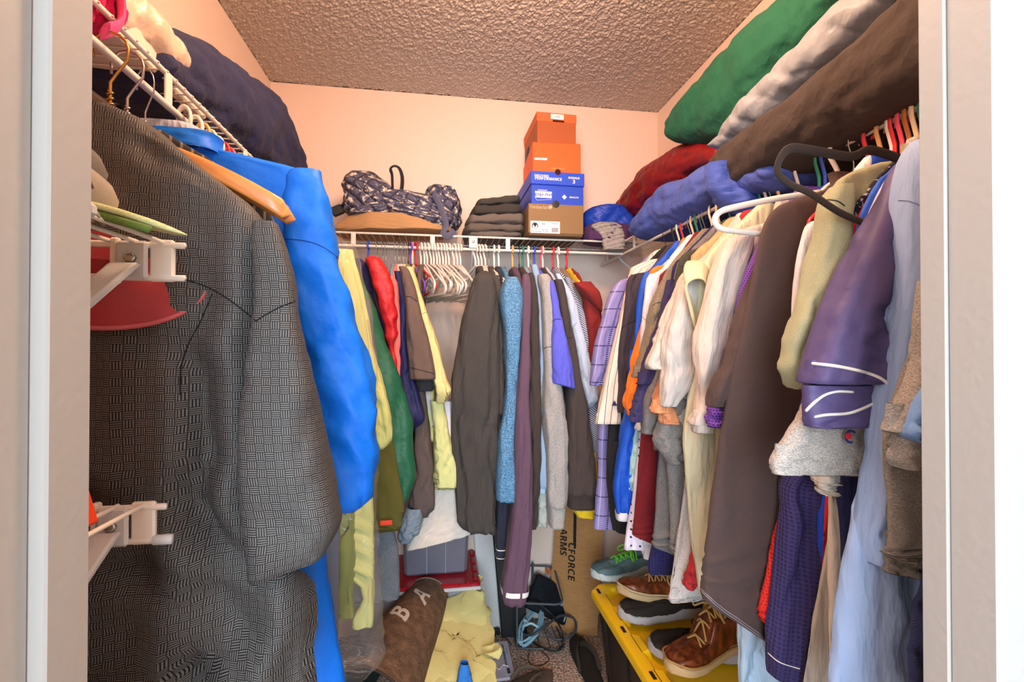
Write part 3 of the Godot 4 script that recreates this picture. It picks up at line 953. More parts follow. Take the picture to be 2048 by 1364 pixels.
# ---------------------------------------------------------------- right rack, far to near
func right_rack():
	wear("plaid_shirt", "purple checked shirt with dark dashes, at the back end of the right rack", "shirt", cl("ffffff", "plaid"), 1.50,
		[[566, 1246, 0], [640, 1228, 0], [760, 1210, 0], [860, 1198, 0], [960, 1195, 0], [1030, 1190, 0], [1056, 1188, 1216]].map(func(r): return [r[0], r[1], r[1] + 42 if r[0] > 700 else r[1] + 60]),
		[[[556, 1250, 1272], [572, 1228, 1268], [615, 1211, 1248], [680, 1193, 1232], [740, 1184, 1222], [770, 1181, 1206]]], {"hang": ["wire", "black"], "short": "purple checked shirt", "neck": 0.05, "f": 0.004, "base": 0.75})
	wear("pinstripe_jersey", "cream jersey with thin dark pinstripes and a triangle mark on its sleeve", "jersey", cl("ffffff", "cream stripe"), 1.44, [],
		[[[520, 1300, 1345], [532, 1268, 1340], [545, 1260, 1310], [600, 1248, 1268], [680, 1230, 1252], [757, 1211, 1240], [846, 1191, 1240]]], {"hang": ["tube", "black"], "short": "cream pinstriped jersey", "fwd": 0.03, "hem": 0.9, "sf": 0.003, "swr": 0.001})
	var pj := get_child(-2)
	put("emblem", disc(0.011, 0.001, 3), mt("2c2f55", 0.8), pj, on_z(1229, 808, 1.38) - pj.position, Basis(Vector3(0, 0, 1), PI / 2))
	wear("dark_tee", "plain dark plum brown tee shirt behind the pinstriped jersey", "t-shirt", cl("3a3038", "jersey"), 1.385,
		[[540, 1300, 0], [550, 1264, 0], [582, 1253, 0], [659, 1244, 0], [714, 1238, 0], [770, 1236, 0], [824, 1234, 1290]].map(func(r): return r if r[2] else [r[0], r[1], 1300 + (700 - r[0]) * 0.1]), [], {"hang": ["tube", "red"], "neck": 0.05, "fwd": 0.0, "seams": [[[1241, 660], [1255, 648], [1273, 640]]]})
	wear("black_long_shirt", "black long sleeved shirt hanging low behind the blue sleeve", "shirt", cl("15151b", "jersey"), 1.41,
		[[560, 1270, 0], [700, 1240, 0], [850, 1218, 0], [960, 1214, 0], [1060, 1225, 0]], [[[880, 1222, 1250], [960, 1222, 1252], [1030, 1232, 1256], [1064, 1234, 1256]]], {"hang": ["tube", "white"], "short": "black long sleeved shirt", "neck": 0.05})
	wear("blue_jersey", "royal blue long sleeved jersey with a white cuff", "jersey", cl("1b55c8", "satin"), 1.34,
		[[537, 1304, 0], [548, 1288, 0], [588, 1278, 0], [665, 1268, 0], [760, 1262, 0], [840, 1258, 0]], [[[700, 1262, 1290], [820, 1250, 1276], [866, 1243, 1270], [943, 1232, 1264], [980, 1228, 1262], [1024, 1232, 1258]]], {"hang": ["wire", "steel"], "short": "royal blue jersey", "neck": 0.05, "cuff": cl("e8e4ea", "satin"), "cuffh": 0.022})
	wear("mint_shirt", "thin mint green long sleeve beside the royal blue jersey", "shirt", cl("a9d3cc", "satin"), 1.325,
		[[560, 1310, 0], [700, 1290, 0], [800, 1283, 0], [900, 1278, 0]], [[[800, 1274, 1290], [848, 1271, 1285], [912, 1261, 1276], [965, 1256, 1272], [980, 1256, 1270]]], {"hang": ["tube", "cream"], "short": "mint green shirt", "sth": 0.01})
	wear("orange_shirt", "bright orange long sleeved shirt with rolled cuff", "shirt", cl("f0822a", "plain"), 1.30,
		[[524, 1338, 0], [535, 1308, 0], [560, 1298, 0], [650, 1288, 0], [760, 1280, 0]], [[[600, 1290, 1312], [646, 1284, 1306], [711, 1266, 1296], [757, 1259, 1282], [803, 1249, 1272], [830, 1255, 1268]]], {"hang": ["tube", "green"], "short": "orange shirt", "neck": 0.05})
	wear("spotted_shirt", "white shirt printed with black marks, low between blue and dark red", "shirt", cl("ffffff", "dots"), 1.275,
		[[560, 1316, 0], [700, 1300, 0], [851, 1280, 0], [930, 1272, 0], [1005, 1265, 0], [1060, 1255, 0], [1098, 1250, 0]], [], {"hang": ["wire", "steel"], "short": "white spotted shirt", "neck": 0.05})
	wear("white_tee", "white tee shirt with its shoulder fold beside the orange shirt", "t-shirt", cl("dfdce2", "plain"), 1.26,
		[[538, 1322, 0], [550, 1299, 0], [572, 1293, 0], [609, 1287, 0], [649, 1284, 0], [720, 1280, 0], [780, 1276, 0], [860, 1274, 1330]], [[[1040, 1284, 1312], [1090, 1284, 1310], [1115, 1286, 1304]]], {"hang": ["wire", "steel"], "short": "white tee shirt beside the orange shirt", "neck": 0.05, "fwd": 0.0, "seams": [[[1285, 634], [1292, 640], [1300, 641]]], "seam_mat": M.h_grey})
	wear("dark_red_tee", "deep crimson tee shirt with a low straight hem", "t-shirt", cl("8f1422", "heather"), 1.225,
		[[527, 1345, 0], [545, 1325, 0], [563, 1319, 0], [640, 1308, 0], [760, 1295, 0], [866, 1284, 0], [958, 1275, 0], [1030, 1268, 0], [1069, 1265, 1094, 1330]], [], {"hang": ["tube", "white"], "short": "deep crimson tee shirt", "neck": 0.05, "f": 0.004})
	wear("tan_heather_tee", "tan heathered tee shirt between white and navy sleeves", "t-shirt", cl("a2957f", "heather"), 1.19,
		[[529, 1340, 0], [572, 1322, 0], [620, 1318, 0], [760, 1310, 0], [900, 1310, 0]], [[[560, 1326, 1346], [606, 1305, 1340], [671, 1293, 1325], [726, 1275, 1310], [754, 1266, 1300]]], {"hang": ["tube", "cream"], "short": "tan heathered tee shirt", "neck": 0.05, "seams": [[[1304, 612], [1313, 606], [1324, 605]]]})
	wear("navy_polo", "dark navy polo shirt with wide sleeve hem", "shirt", cl("332c58", "twill"), 1.14,
		[[512, 1366, 0], [532, 1347, 0], [600, 1340, 0], [760, 1320, 0], [900, 1318, 0], [1060, 1310, 0], [1130, 1297, 0], [1146, 1300, 0]], [[[560, 1336, 1352], [609, 1324, 1345], [658, 1309, 1335], [714, 1290, 1322], [768, 1275, 1306]], [[765, 1280, 1306], [800, 1268, 1296], [842, 1259, 1286]]], {"hang": ["tube", "green"], "short": "dark navy polo shirt", "neck": 0.05, "seams": [[[1311, 650], [1320, 634], [1330, 628]]], "bmat": cl("23215c", "waffle")})
	wear("grey_heather_tee", "mid grey heathered tee shirt with long body and straight hem", "t-shirt", cl("8d8b8a", "heather"), 1.12,
		[[506, 1378, 0], [540, 1352, 0], [700, 1335, 0], [860, 1322, 0], [903, 1318, 0], [1005, 1312, 0], [1060, 1308, 0], [1092, 1305, 1120, 1400]], [[[700, 1318, 1342], [748, 1308, 1338], [791, 1290, 1332], [840, 1286, 1326], [866, 1284, 1318]]], {"hang": ["wire", "steel"], "short": "mid grey heathered tee shirt", "neck": 0.05})
	wear("olive_shirt", "dark olive shirt with a stitched shoulder seam", "shirt", cl("3d3f31", "twill"), 1.09,
		[[487, 1410, 0], [508, 1368, 0], [535, 1355, 0], [569, 1349, 0], [640, 1345, 0], [900, 1345, 0]], [], {"hang": ["wire", "steel"], "short": "dark olive shirt", "neck": 0.05, "f": 0.003, "seams": [[[1352, 528], [1368, 533], [1386, 530]]]})
	wear("long_grey_shirt", "long pale grey shirt with rumpled sleeve, below the white sleeves", "shirt", cl("a8a5a2", "heather"), 1.07,
		[[505, 1400, 0], [570, 1360, 0], [750, 1345, 0], [906, 1334, 0], [974, 1339, 0], [1066, 1342, 0], [1103, 1343, 1144, 1392]], [[[790, 1345, 1374], [850, 1320, 1371], [885, 1315, 1368], [925, 1338, 1362]]], {"hang": ["tube", "cream"], "short": "long pale grey shirt", "neck": 0.05, "scr": 0.008, "fwd": 0.03})
	wear("peach_tee", "peach orange tee shirt sleeve under the white sleeve", "t-shirt", cl("f0a070", "plain"), 1.05, [],
		[[[700, 1335, 1358], [751, 1326, 1350], [800, 1310, 1345], [824, 1304, 1346]], [[815, 1316, 1346], [846, 1322, 1352]]], {"hang": ["tube", "white"], "short": "peach orange tee shirt", "fwd": 0.02, "hem": 0.93})
	wear("speckled_shirt", "pale shirt with dark flecks reaching down onto the brown shoe", "shirt", cl("cfccc8", "speckle"), 1.02,
		[[520, 1420, 0], [800, 1390, 0], [1000, 1365, 0], [1128, 1349, 0], [1160, 1343, 0], [1192, 1338, 0], [1202, 1340, 1184, 1396]], [], {"hang": ["tube", "green"], "short": "pale flecked shirt", "th": 0.010})
	wear("white_cream_tee", "off white tee shirt with two short sleeves hanging forward", "t-shirt", cl("c6beb4", "plain"), 1.035,
		[[500, 1420, 0], [540, 1372, 0], [582, 1350, 0], [700, 1345, 0], [900, 1352, 0]], [[[560, 1362, 1388], [582, 1348, 1372], [634, 1327, 1352], [695, 1305, 1340], [726, 1292, 1330], [738, 1298, 1334]]], {"hang": ["wire", "steel"], "short": "off white tee shirt", "neck": 0.05, "seams": [[[1346, 582], [1358, 588], [1372, 586]]]})
	wear("ivory_tee", "ivory tee shirt with a broad folded sleeve ending in a twist", "t-shirt", cl("c6c0ba", "plain"), 1.00, [],
		[[[560, 1366, 1392], [600, 1352, 1392], [650, 1338, 1392], [700, 1329, 1392], [740, 1332, 1386], [775, 1326, 1370], [812, 1324, 1350]]], {"hang": ["tube", "white"], "short": "ivory tee shirt", "fwd": 0.02, "sf": 0.007, "scr": 0.004, "hem": 0.95, "half": 0.15})
	wear("red_shirt", "brick red cuff peeping out behind the sage green hem", "shirt", cl("a8262b", "plain"), 0.985, [],
		[[[1080, 1384, 1402], [1115, 1382, 1400], [1162, 1368, 1394], [1174, 1372, 1392]]], {"hang": ["wire", "steel"], "short": "brick red shirt", "half": 0.12, "hem": 1.0, "sth": 0.012, "fwd": 0.0})
	wear("yellow_polo", "pale yellow polo shirt with a gaping short sleeve and long pale green body", "shirt", cl("d9cba4", "plain"), 0.96,
		[[484, 1440, 0], [520, 1412, 0], [560, 1398, 0], [650, 1392, 0], [745, 1384, 0], [834, 1370, 0], [882, 1367, 0], [974, 1373, 0], [1066, 1382, 0], [1140, 1393, 0], [1190, 1402, 0]], [], {"hang": ["tube", "yellow"], "short": "pale yellow polo shirt", "neck": 0.05, "f": 0.009, "bmat": cl("d3cfb0", "plain")})
	sleeve_open(get_child(-2))
	wear("cream_long_shirt", "cream white long sleeved shirt with a creased sleeve and cuff", "shirt", cl("cfc3b8", "plain"), 0.90,
		[[440, 1540, 0], [462, 1480, 0], [500, 1462, 0], [600, 1458, 0], [760, 1445, 0], [860, 1436, 0]], [[[478, 1452, 1500], [500, 1442, 1498], [541, 1428, 1482], [618, 1410, 1468], [680, 1394, 1458], [742, 1392, 1446], [790, 1402, 1432], [830, 1390, 1426], [848, 1386, 1424]]], {"hang": ["tube", "white"], "short": "cream long sleeved shirt", "neck": 0.05, "scr": 0.005, "cuff": cl("cfc3b8", "plain"), "cuffh": 0.016, "fwd": 0.018})
	wear("purple_mesh_shirt", "bright purple mesh shirt with a thin visible edge and blue lining", "jersey", cl("7446b0", "mesh"), 0.845,
		[[440, 1560, 0], [459, 1531, 0], [535, 1497, 0], [581, 1482, 0], [652, 1466, 0], [720, 1448, 0], [790, 1436, 0]], [[[780, 1430, 1452], [815, 1421, 1450], [852, 1416, 1446]]], {"hang": ["tube", "green"], "short": "purple mesh shirt", "neck": 0.05, "f": 0.003})
	wear("light_blue_jeans", "pale blue cotton trousers hanging low behind the brown tee", "trousers", cl("a9c6e0", "plain"), 0.83,
		[[900, 1500, 1600], [1100, 1488, 1580], [1255, 1483, 1575], [1400, 1478, 1570]], [], {"hang": ["tube", "blue"], "short": "pale blue trousers", "base": 0.3})
	wear("brown_tee", "heavy dark brown tee shirt with stitched hem, wide in the middle of the right rack", "t-shirt", cl("4a3936", "fleece"), 0.765,
		[[372, 1668, 0], [392, 1610, 0], [410, 1560, 0], [440, 1533, 0], [500, 1516, 0], [600, 1498, 0], [700, 1474, 0], [800, 1452, 0], [900, 1437, 0], [1000, 1424, 0], [1100, 1412, 0], [1170, 1405, 1250, 1600], [1200, 1408, 1310, 1580]], [[[480, 1532, 1556], [540, 1512, 1545], [581, 1494, 1530], [660, 1468, 1506], [730, 1444, 1480], [788, 1424, 1462], [812, 1420, 1448]]], {"hang": ["wire", "steel"], "short": "dark brown tee shirt", "neck": 0.05, "fwd": -0.02, "f": 0.008, "fl": 0.11, "seams": [[[1402, 1178], [1440, 1212], [1480, 1240], [1530, 1275]], [[1403, 1183], [1440, 1217], [1480, 1245], [1530, 1280]]], "seam_mat": mt("8a7f86", 0.9)})
	wear("red_waffle_shirt", "scarlet waffle knit shirt low beside the brown tee", "shirt", cl("d9261c", "waffle"), 0.735,
		[[600, 1640, 0], [900, 1590, 0], [1002, 1568, 0], [1138, 1535, 0], [1215, 1519, 0], [1240, 1524, 1256, 1600]], [], {"hang": ["tube", "red"], "short": "scarlet waffle shirt", "th": 0.012})
	wear("navy_waffle_shirt", "indigo waffle knit shirt with white stitching at its hem", "shirt", cl("352f66", "waffle"), 0.71,
		[[500, 1660, 0], [836, 1600, 0], [953, 1578, 1646], [1041, 1566, 1644], [1187, 1551, 1640], [1299, 1537, 1630], [1350, 1542, 1618]], [], {"hang": ["tube", "tan"], "short": "indigo waffle shirt", "th": 0.02, "seams": [[[1536, 1306], [1560, 1325], [1600, 1338]]], "seam_mat": M.white})
	wear("azure_shirt", "vivid blue shirt strip between indigo and cream", "shirt", cl("1146c0", "plain"), 0.685,
		[[500, 1690, 0], [900, 1660, 0], [1012, 1640, 0], [1130, 1636, 0], [1260, 1632, 0], [1289, 1634, 0]], [], {"hang": ["tube", "red"], "short": "vivid blue shirt", "th": 0.008, "neck": 0.05})
	wear("white_blue_shirt", "white shirt with an icy blue shade beside the brown tee", "shirt", cl("dcdfe8", "plain"), 0.69,
		[[428, 1650, 0], [445, 1620, 0], [463, 1608, 0], [509, 1597, 0], [572, 1590, 0], [642, 1586, 0], [720, 1590, 0]], [], {"hang": ["tube", "white"], "short": "white and icy blue shirt", "neck": 0.05, "f": 0.004})
	wear("crimson_shirt", "crimson shirt showing only its hem below the vivid blue shirt", "shirt", cl("b81d22", "plain"), 0.672,
		[[500, 1720, 0], [1000, 1655, 0], [1280, 1633, 0], [1326, 1636, 0]], [], {"hang": ["tube", "pink"], "short": "crimson shirt", "th": 0.005})
	wear("stone_shirt", "stone grey shirt hem at the bottom edge below the red hem", "shirt", cl("b0a89c", "plain"), 0.66,
		[[500, 1740, 0], [1000, 1670, 0], [1300, 1616, 0], [1400, 1606, 0]], [], {"hang": ["tube", "brown"], "short": "stone grey shirt", "th": 0.004})
	wear("cream_sweater", "cream sweater strip with a folded cuff beside the light blue sweatshirt", "sweater", cl("d8d0c2", "plain"), 0.648,
		[[500, 1760, 0], [900, 1690, 0], [1000, 1660, 0], [1150, 1659, 0], [1400, 1662, 0]], [[[930, 1630, 1670], [965, 1634, 1672], [990, 1650, 1668]]], {"hang": ["tube", "cream"], "short": "cream sweater", "th": 0.008})
	wear("sage_sweatshirt", "sage green sweatshirt with a long sleeve bunched at the cuff", "sweater", cl("a3a685", "fleece"), 0.635,
		[[318, 1806, 0], [330, 1745, 0], [348, 1696, 0], [372, 1672, 0], [420, 1660, 0], [560, 1650, 0], [700, 1645, 0], [800, 1640, 0]], [[[372, 1668, 1700], [399, 1652, 1694], [445, 1643, 1690], [502, 1632, 1688], [572, 1615, 1662], [642, 1590, 1648], [692, 1576, 1638], [735, 1569, 1628], [765, 1578, 1614], [776, 1588, 1604]]], {"hang": ["tube", "green"], "short": "sage green sweatshirt", "scr": 0.003, "seams": [[[1655, 399], [1675, 402], [1690, 412]]], "neck": 0.04})
	wear("navy_hoodie", "midnight blue hoodie strip right of the cream sweater", "sweater", cl("222552", "plain"), 0.622,
		[[400, 1760, 0], [900, 1700, 0], [953, 1675, 0], [1065, 1684, 0], [1200, 1680, 0], [1400, 1676, 0]], [], {"hang": ["tube", "blue"], "short": "midnight blue hoodie", "th": 0.008})
	wear("navy_print_shirt", "dark shirt with a small white print beside the sage sweatshirt", "shirt", cl("ffffff", "print"), 0.612,
		[[360, 1750, 0], [380, 1738, 0], [410, 1712, 0], [500, 1690, 0], [590, 1673, 0], [700, 1665, 0]], [], {"hang": ["tube", "brown"], "short": "dark printed shirt", "neck": 0.04, "th": 0.006, "f": 0.002})
	wear("orange_red_shirt", "orange red shirt edge between dark print and cobalt", "shirt", cl("d8301a", "plain"), 0.602,
		[[360, 1764, 0], [376, 1752, 0], [428, 1717, 0], [480, 1696, 0], [540, 1688, 0], [640, 1684, 0]], [], {"hang": ["tube", "red"], "short": "orange red shirt", "neck": 0.04, "th": 0.006, "f": 0.002})
	wear("emblem_tee", "light grey heathered tee shirt with a small C emblem on its sleeve", "t-shirt", cl("d2cdc6", "heather"), 0.598, [],
		[[[720, 1630, 1735], [800, 1611, 1742], [860, 1580, 1742], [914, 1547, 1740], [932, 1545, 1738]], [[860, 1600, 1700], [915, 1549, 1728], [946, 1545, 1736]]], {"hang": ["tube", "tan"], "short": "light grey emblem tee", "fwd": 0.012, "hem": 1.0, "half": 0.10, "sf": 0.004, "sth": 0.014})
	var ch := get_child(-2)
	words("C", 0.026, mt("27306b", 0.8), ch, Transform3D(Basis(Vector3(0, 0, 1), -0.3), on_z(1699, 873, 0.556) - ch.position), true, "emblem")
	put("emblem", disc(0.0045, 0.001, 16), mt("c81f2c", 0.8), ch, on_z(1697, 872, 0.553) - ch.position)
	wear("cobalt_shirt", "cobalt blue shirt edge curving over its hanger", "shirt", cl("2f63d0", "plain"), 0.591,
		[[345, 1776, 0], [356, 1762, 0], [390, 1740, 0], [450, 1713, 0], [530, 1700, 0], [640, 1692, 0]], [], {"hang": ["tube", "pink"], "short": "cobalt blue shirt", "neck": 0.04, "th": 0.006, "f": 0.002})
	wear("lavender_white_tee", "lavender white tee edge next to the slate jersey", "t-shirt", cl("d8ccd8", "plain"), 0.58,
		[[340, 1786, 0], [352, 1774, 0], [395, 1752, 0], [460, 1725, 0], [525, 1705, 0], [640, 1690, 0]], [], {"hang": ["tube", "red"], "short": "lavender white tee", "neck": 0.04, "th": 0.006, "f": 0.002})
	wear("slate_jersey", "slate purple jersey with wide sleeve trimmed in white stitching", "jersey", cl("544b78", "satin"), 0.572,
		[[318, 1812, 0], [340, 1796, 0], [420, 1762, 0], [560, 1700, 1790], [700, 1660, 1786], [760, 1660, 1780]], [[[322, 1800, 1820], [354, 1781, 1812], [417, 1753, 1792], [466, 1727, 1786], [547, 1692, 1783], [625, 1660, 1784], [692, 1636, 1785], [735, 1620, 1784], [765, 1610, 1783]]], {"hang": ["tube", "green"], "short": "slate purple jersey", "sf": 0.009, "sfl": 0.09, "sth": 0.028, "fwd": 0.02})
	jersey_trim(get_child(-2))
	wear("light_blue_sweatshirt", "pale sky blue sweatshirt hanging full length nearest the right jamb", "sweater", cl("98b2dc", "jersey"), 0.535,
		[[290, 1850, 0], [330, 1840, 0], [420, 1812, 0], [800, 1772, 0], [953, 1732, 0], [1065, 1699, 0], [1284, 1676, 0], [1420, 1662, 0]], [[[282, 1828, 1850], [306, 1815, 1856], [345, 1806, 1862], [400, 1799, 1862], [500, 1792, 1856], [600, 1786, 1846], [700, 1780, 1832], [800, 1768, 1822], [950, 1744, 1812], [1080, 1722, 1800], [1120, 1730, 1790]]], {"hang": ["wire", "steel"], "short": "pale sky blue sweatshirt", "f": 0.012, "fl": 0.10, "sf": 0.009, "th": 0.02, "seams": [[[1797, 400], [1820, 402], [1846, 412]]], "seam_mat": cl("8fa6cc", "plain")})
	wear("grey_tee", "warm grey tee shirt with layered hem beside the right jamb", "t-shirt", cl("9a958d", "heather"), 0.478,
		[[600, 1850, 0], [800, 1790, 0], [880, 1773, 0], [1000, 1777, 0], [1090, 1777, 0], [1112, 1778, 1132, 1880]], [[[1000, 1776, 1880], [1100, 1773, 1880], [1142, 1771, 1160, 1880]]], {"hang": ["tube", "white"], "short": "warm grey tee shirt", "fwd": -0.012, "th": 0.010, "sth": 0.007})
	wear("salt_pepper_shirt", "salt and pepper long sleeve with a thick folded cuff by the right jamb", "shirt", cl("b3aea6", "heather"), 0.458,
		[[560, 1870, 0], [700, 1862, 0], [900, 1850, 0]], [[[560, 1850, 1900], [640, 1838, 1896], [710, 1830, 1890], [783, 1804, 1876], [861, 1773, 1858]], [[800, 1812, 1870], [870, 1790, 1862], [915, 1786, 1852], [934, 1794, 1844]]], {"hang": ["tube", "grey"], "short": "salt and pepper shirt", "fwd": 0.006, "th": 0.008, "sth": 0.014, "sf": 0.004})
	wear("denim_blue_tee", "denim blue sleeve end peeping out at the right jamb", "t-shirt", cl("6f97d0", "plain"), 0.44, [[600, 1880, 0], [760, 1874, 0], [850, 1872, 0]], [[[760, 1860, 1900], [800, 1840, 1896], [868, 1816, 1890], [888, 1850, 1886]]], {"hang": ["tube", "blue"], "short": "denim blue tee", "fwd": 0.006, "th": 0.006, "sth": 0.010})
	wear("navy_trousers", "dark navy trousers low against the right jamb", "trousers", cl("26305a", "twill"), 0.465,
		[[1100, 1860, 0], [1138, 1852, 0], [1211, 1829, 0], [1284, 1822, 0], [1420, 1824, 0]], [], {"hang": ["wire", "steel"], "short": "dark navy trousers", "th": 0.008, "base": 0.3})
	# two hangers standing out of the row, without a shoulder of cloth on them
	var vp := []
	for q in [[1800, 318], [1740, 300], [1700, 313], [1620, 300], [1580, 297], [1560, 318], [1556, 345], [1580, 368], [1620, 386], [1680, 425], [1740, 450]]: vp.append(on_z(q[0], q[1], 0.585 if q[0] > 1500 else 0.6))
	var vh := thing("velvet_hanger", "black velvet hanger tilted out above the sage green sweatshirt", "hanger", Vector3(RODR, RODY, -0.585))
	put("arms", off(tube(smooth(vp, 6), 0.0065, 10, false, 0.55), -vh.position), M.h_velvet, vh)
	put("hook", off(tube([on_z(1800, 318, 0.585), Vector3(RODR - 0.02, RODY - 0.03, -0.585), Vector3(RODR - 0.022, RODY + 0.005, -0.585), Vector3(RODR, RODY + 0.02, -0.585), Vector3(RODR + 0.02, RODY, -0.585)], 0.0016, 6), -vh.position), M.steel, vh)
	var wp := []
	for q in [[1640, 385], [1560, 396], [1480, 412], [1442, 423], [1430, 440], [1440, 456], [1470, 462], [1530, 468], [1600, 474]]: wp.append(on_z(q[0], q[1], 0.80))
	var wh := thing("plastic_hanger", "thick white plastic hanger jutting out above the cream shirt", "hanger", Vector3(RODR, RODY, -0.80))
	put("arms", off(tube(smooth(wp, 6), 0.0058, 10), -wh.position), M.white_plastic, wh)
	put("hook", off(tube(smooth([on_z(1640, 385, 0.80), Vector3(RODR - 0.03, RODY - 0.08, -0.8), Vector3(RODR, RODY - 0.05, -0.8), Vector3(RODR - 0.019, RODY - 0.01, -0.8), Vector3(RODR, RODY + 0.019, -0.8), Vector3(RODR + 0.018, RODY, -0.8)], 5), 0.0045, 8), -wh.position), M.white_plastic, wh)

# the gaping sleeve of the yellow polo: a short open tube with a turned hem, its mouth towards the door
func sleeve_open(t: Node3D):
	var back := -t.position
	var m := cl("d9cba4", "plain")
	var d := 0.945
	var ring := []
	for q in [[1372, 572], [1385, 558], [1400, 556], [1410, 562], [1416, 580], [1414, 606], [1406, 640], [1398, 668], [1390, 650], [1380, 610]]: ring.append(on_z(q[0], q[1], d - 0.03 + 0.02 * (q[1] - 556) / 110.0))
	ring = smooth(ring, 4, true)
	var P := PackedVector3Array()
	var UV := PackedVector2Array()
	var n := ring.size()
	var ctr := Vector3.ZERO
	for p in ring: ctr += p / n
	var top := on_z(1410, 520, d + 0.005)
	for k in 8:
		for j in n + 1:
			var p: Vector3 = ring[j % n]
			var t0 := k / 7.0
			var q: Vector3 = p.lerp(top + (p - ctr) * Vector3(0.9, 0.12, 0.9), t0 * 0.95) + (p - ctr).normalized() * 0.010 * sin(t0 * PI)
			q.z -= 0.03 * t0
			P.append(q); UV.append(Vector2(j * 0.008, t0 * 0.1))
	put("sleeve", off(surf(P, 8, n + 1, true, UV), back), m, t)
	put("sleeve_hem", off(tube(ring, 0.004, 6, true, 0.6), back), m, t)

func jersey_trim(t: Node3D):
	var back := -t.position
	var sl := t.get_node("sleeve")
	# the gaping hem: band of cloth below the sleeve with two rows of white stitching
	var d := 0.535
	var up := [[1624, 727], [1670, 732], [1720, 742], [1760, 756], [1783, 775]]
	seam_line(t, up, d, M.white, 0.0022, "stitching", sl)
	var rows := []
	var m := cl("544b78", "satin")
	for q in [[770, 1608, 1784], [800, 1609, 1784], [830, 1610, 1764], [852, 1616, 1728]]: rows.append(q)
	put("sleeve_hem", off(loft(rows_z(rows, d + 0.016, 0.016), 91, {"nr": 16, "nu": 40, "f": 0.004, "fl": 0.08, "wr": 0.003, "hem": 0.01}), back), m, t)
	seam_line(t, [[1612, 838], [1650, 830], [1700, 826], [1745, 808], [1768, 794]], d, M.white, 0.002, "stitching", sl)
	seam_line(t, [[1612, 822], [1628, 806], [1650, 790], [1676, 783], [1706, 784]], d, M.white, 0.002, "stitching", sl)

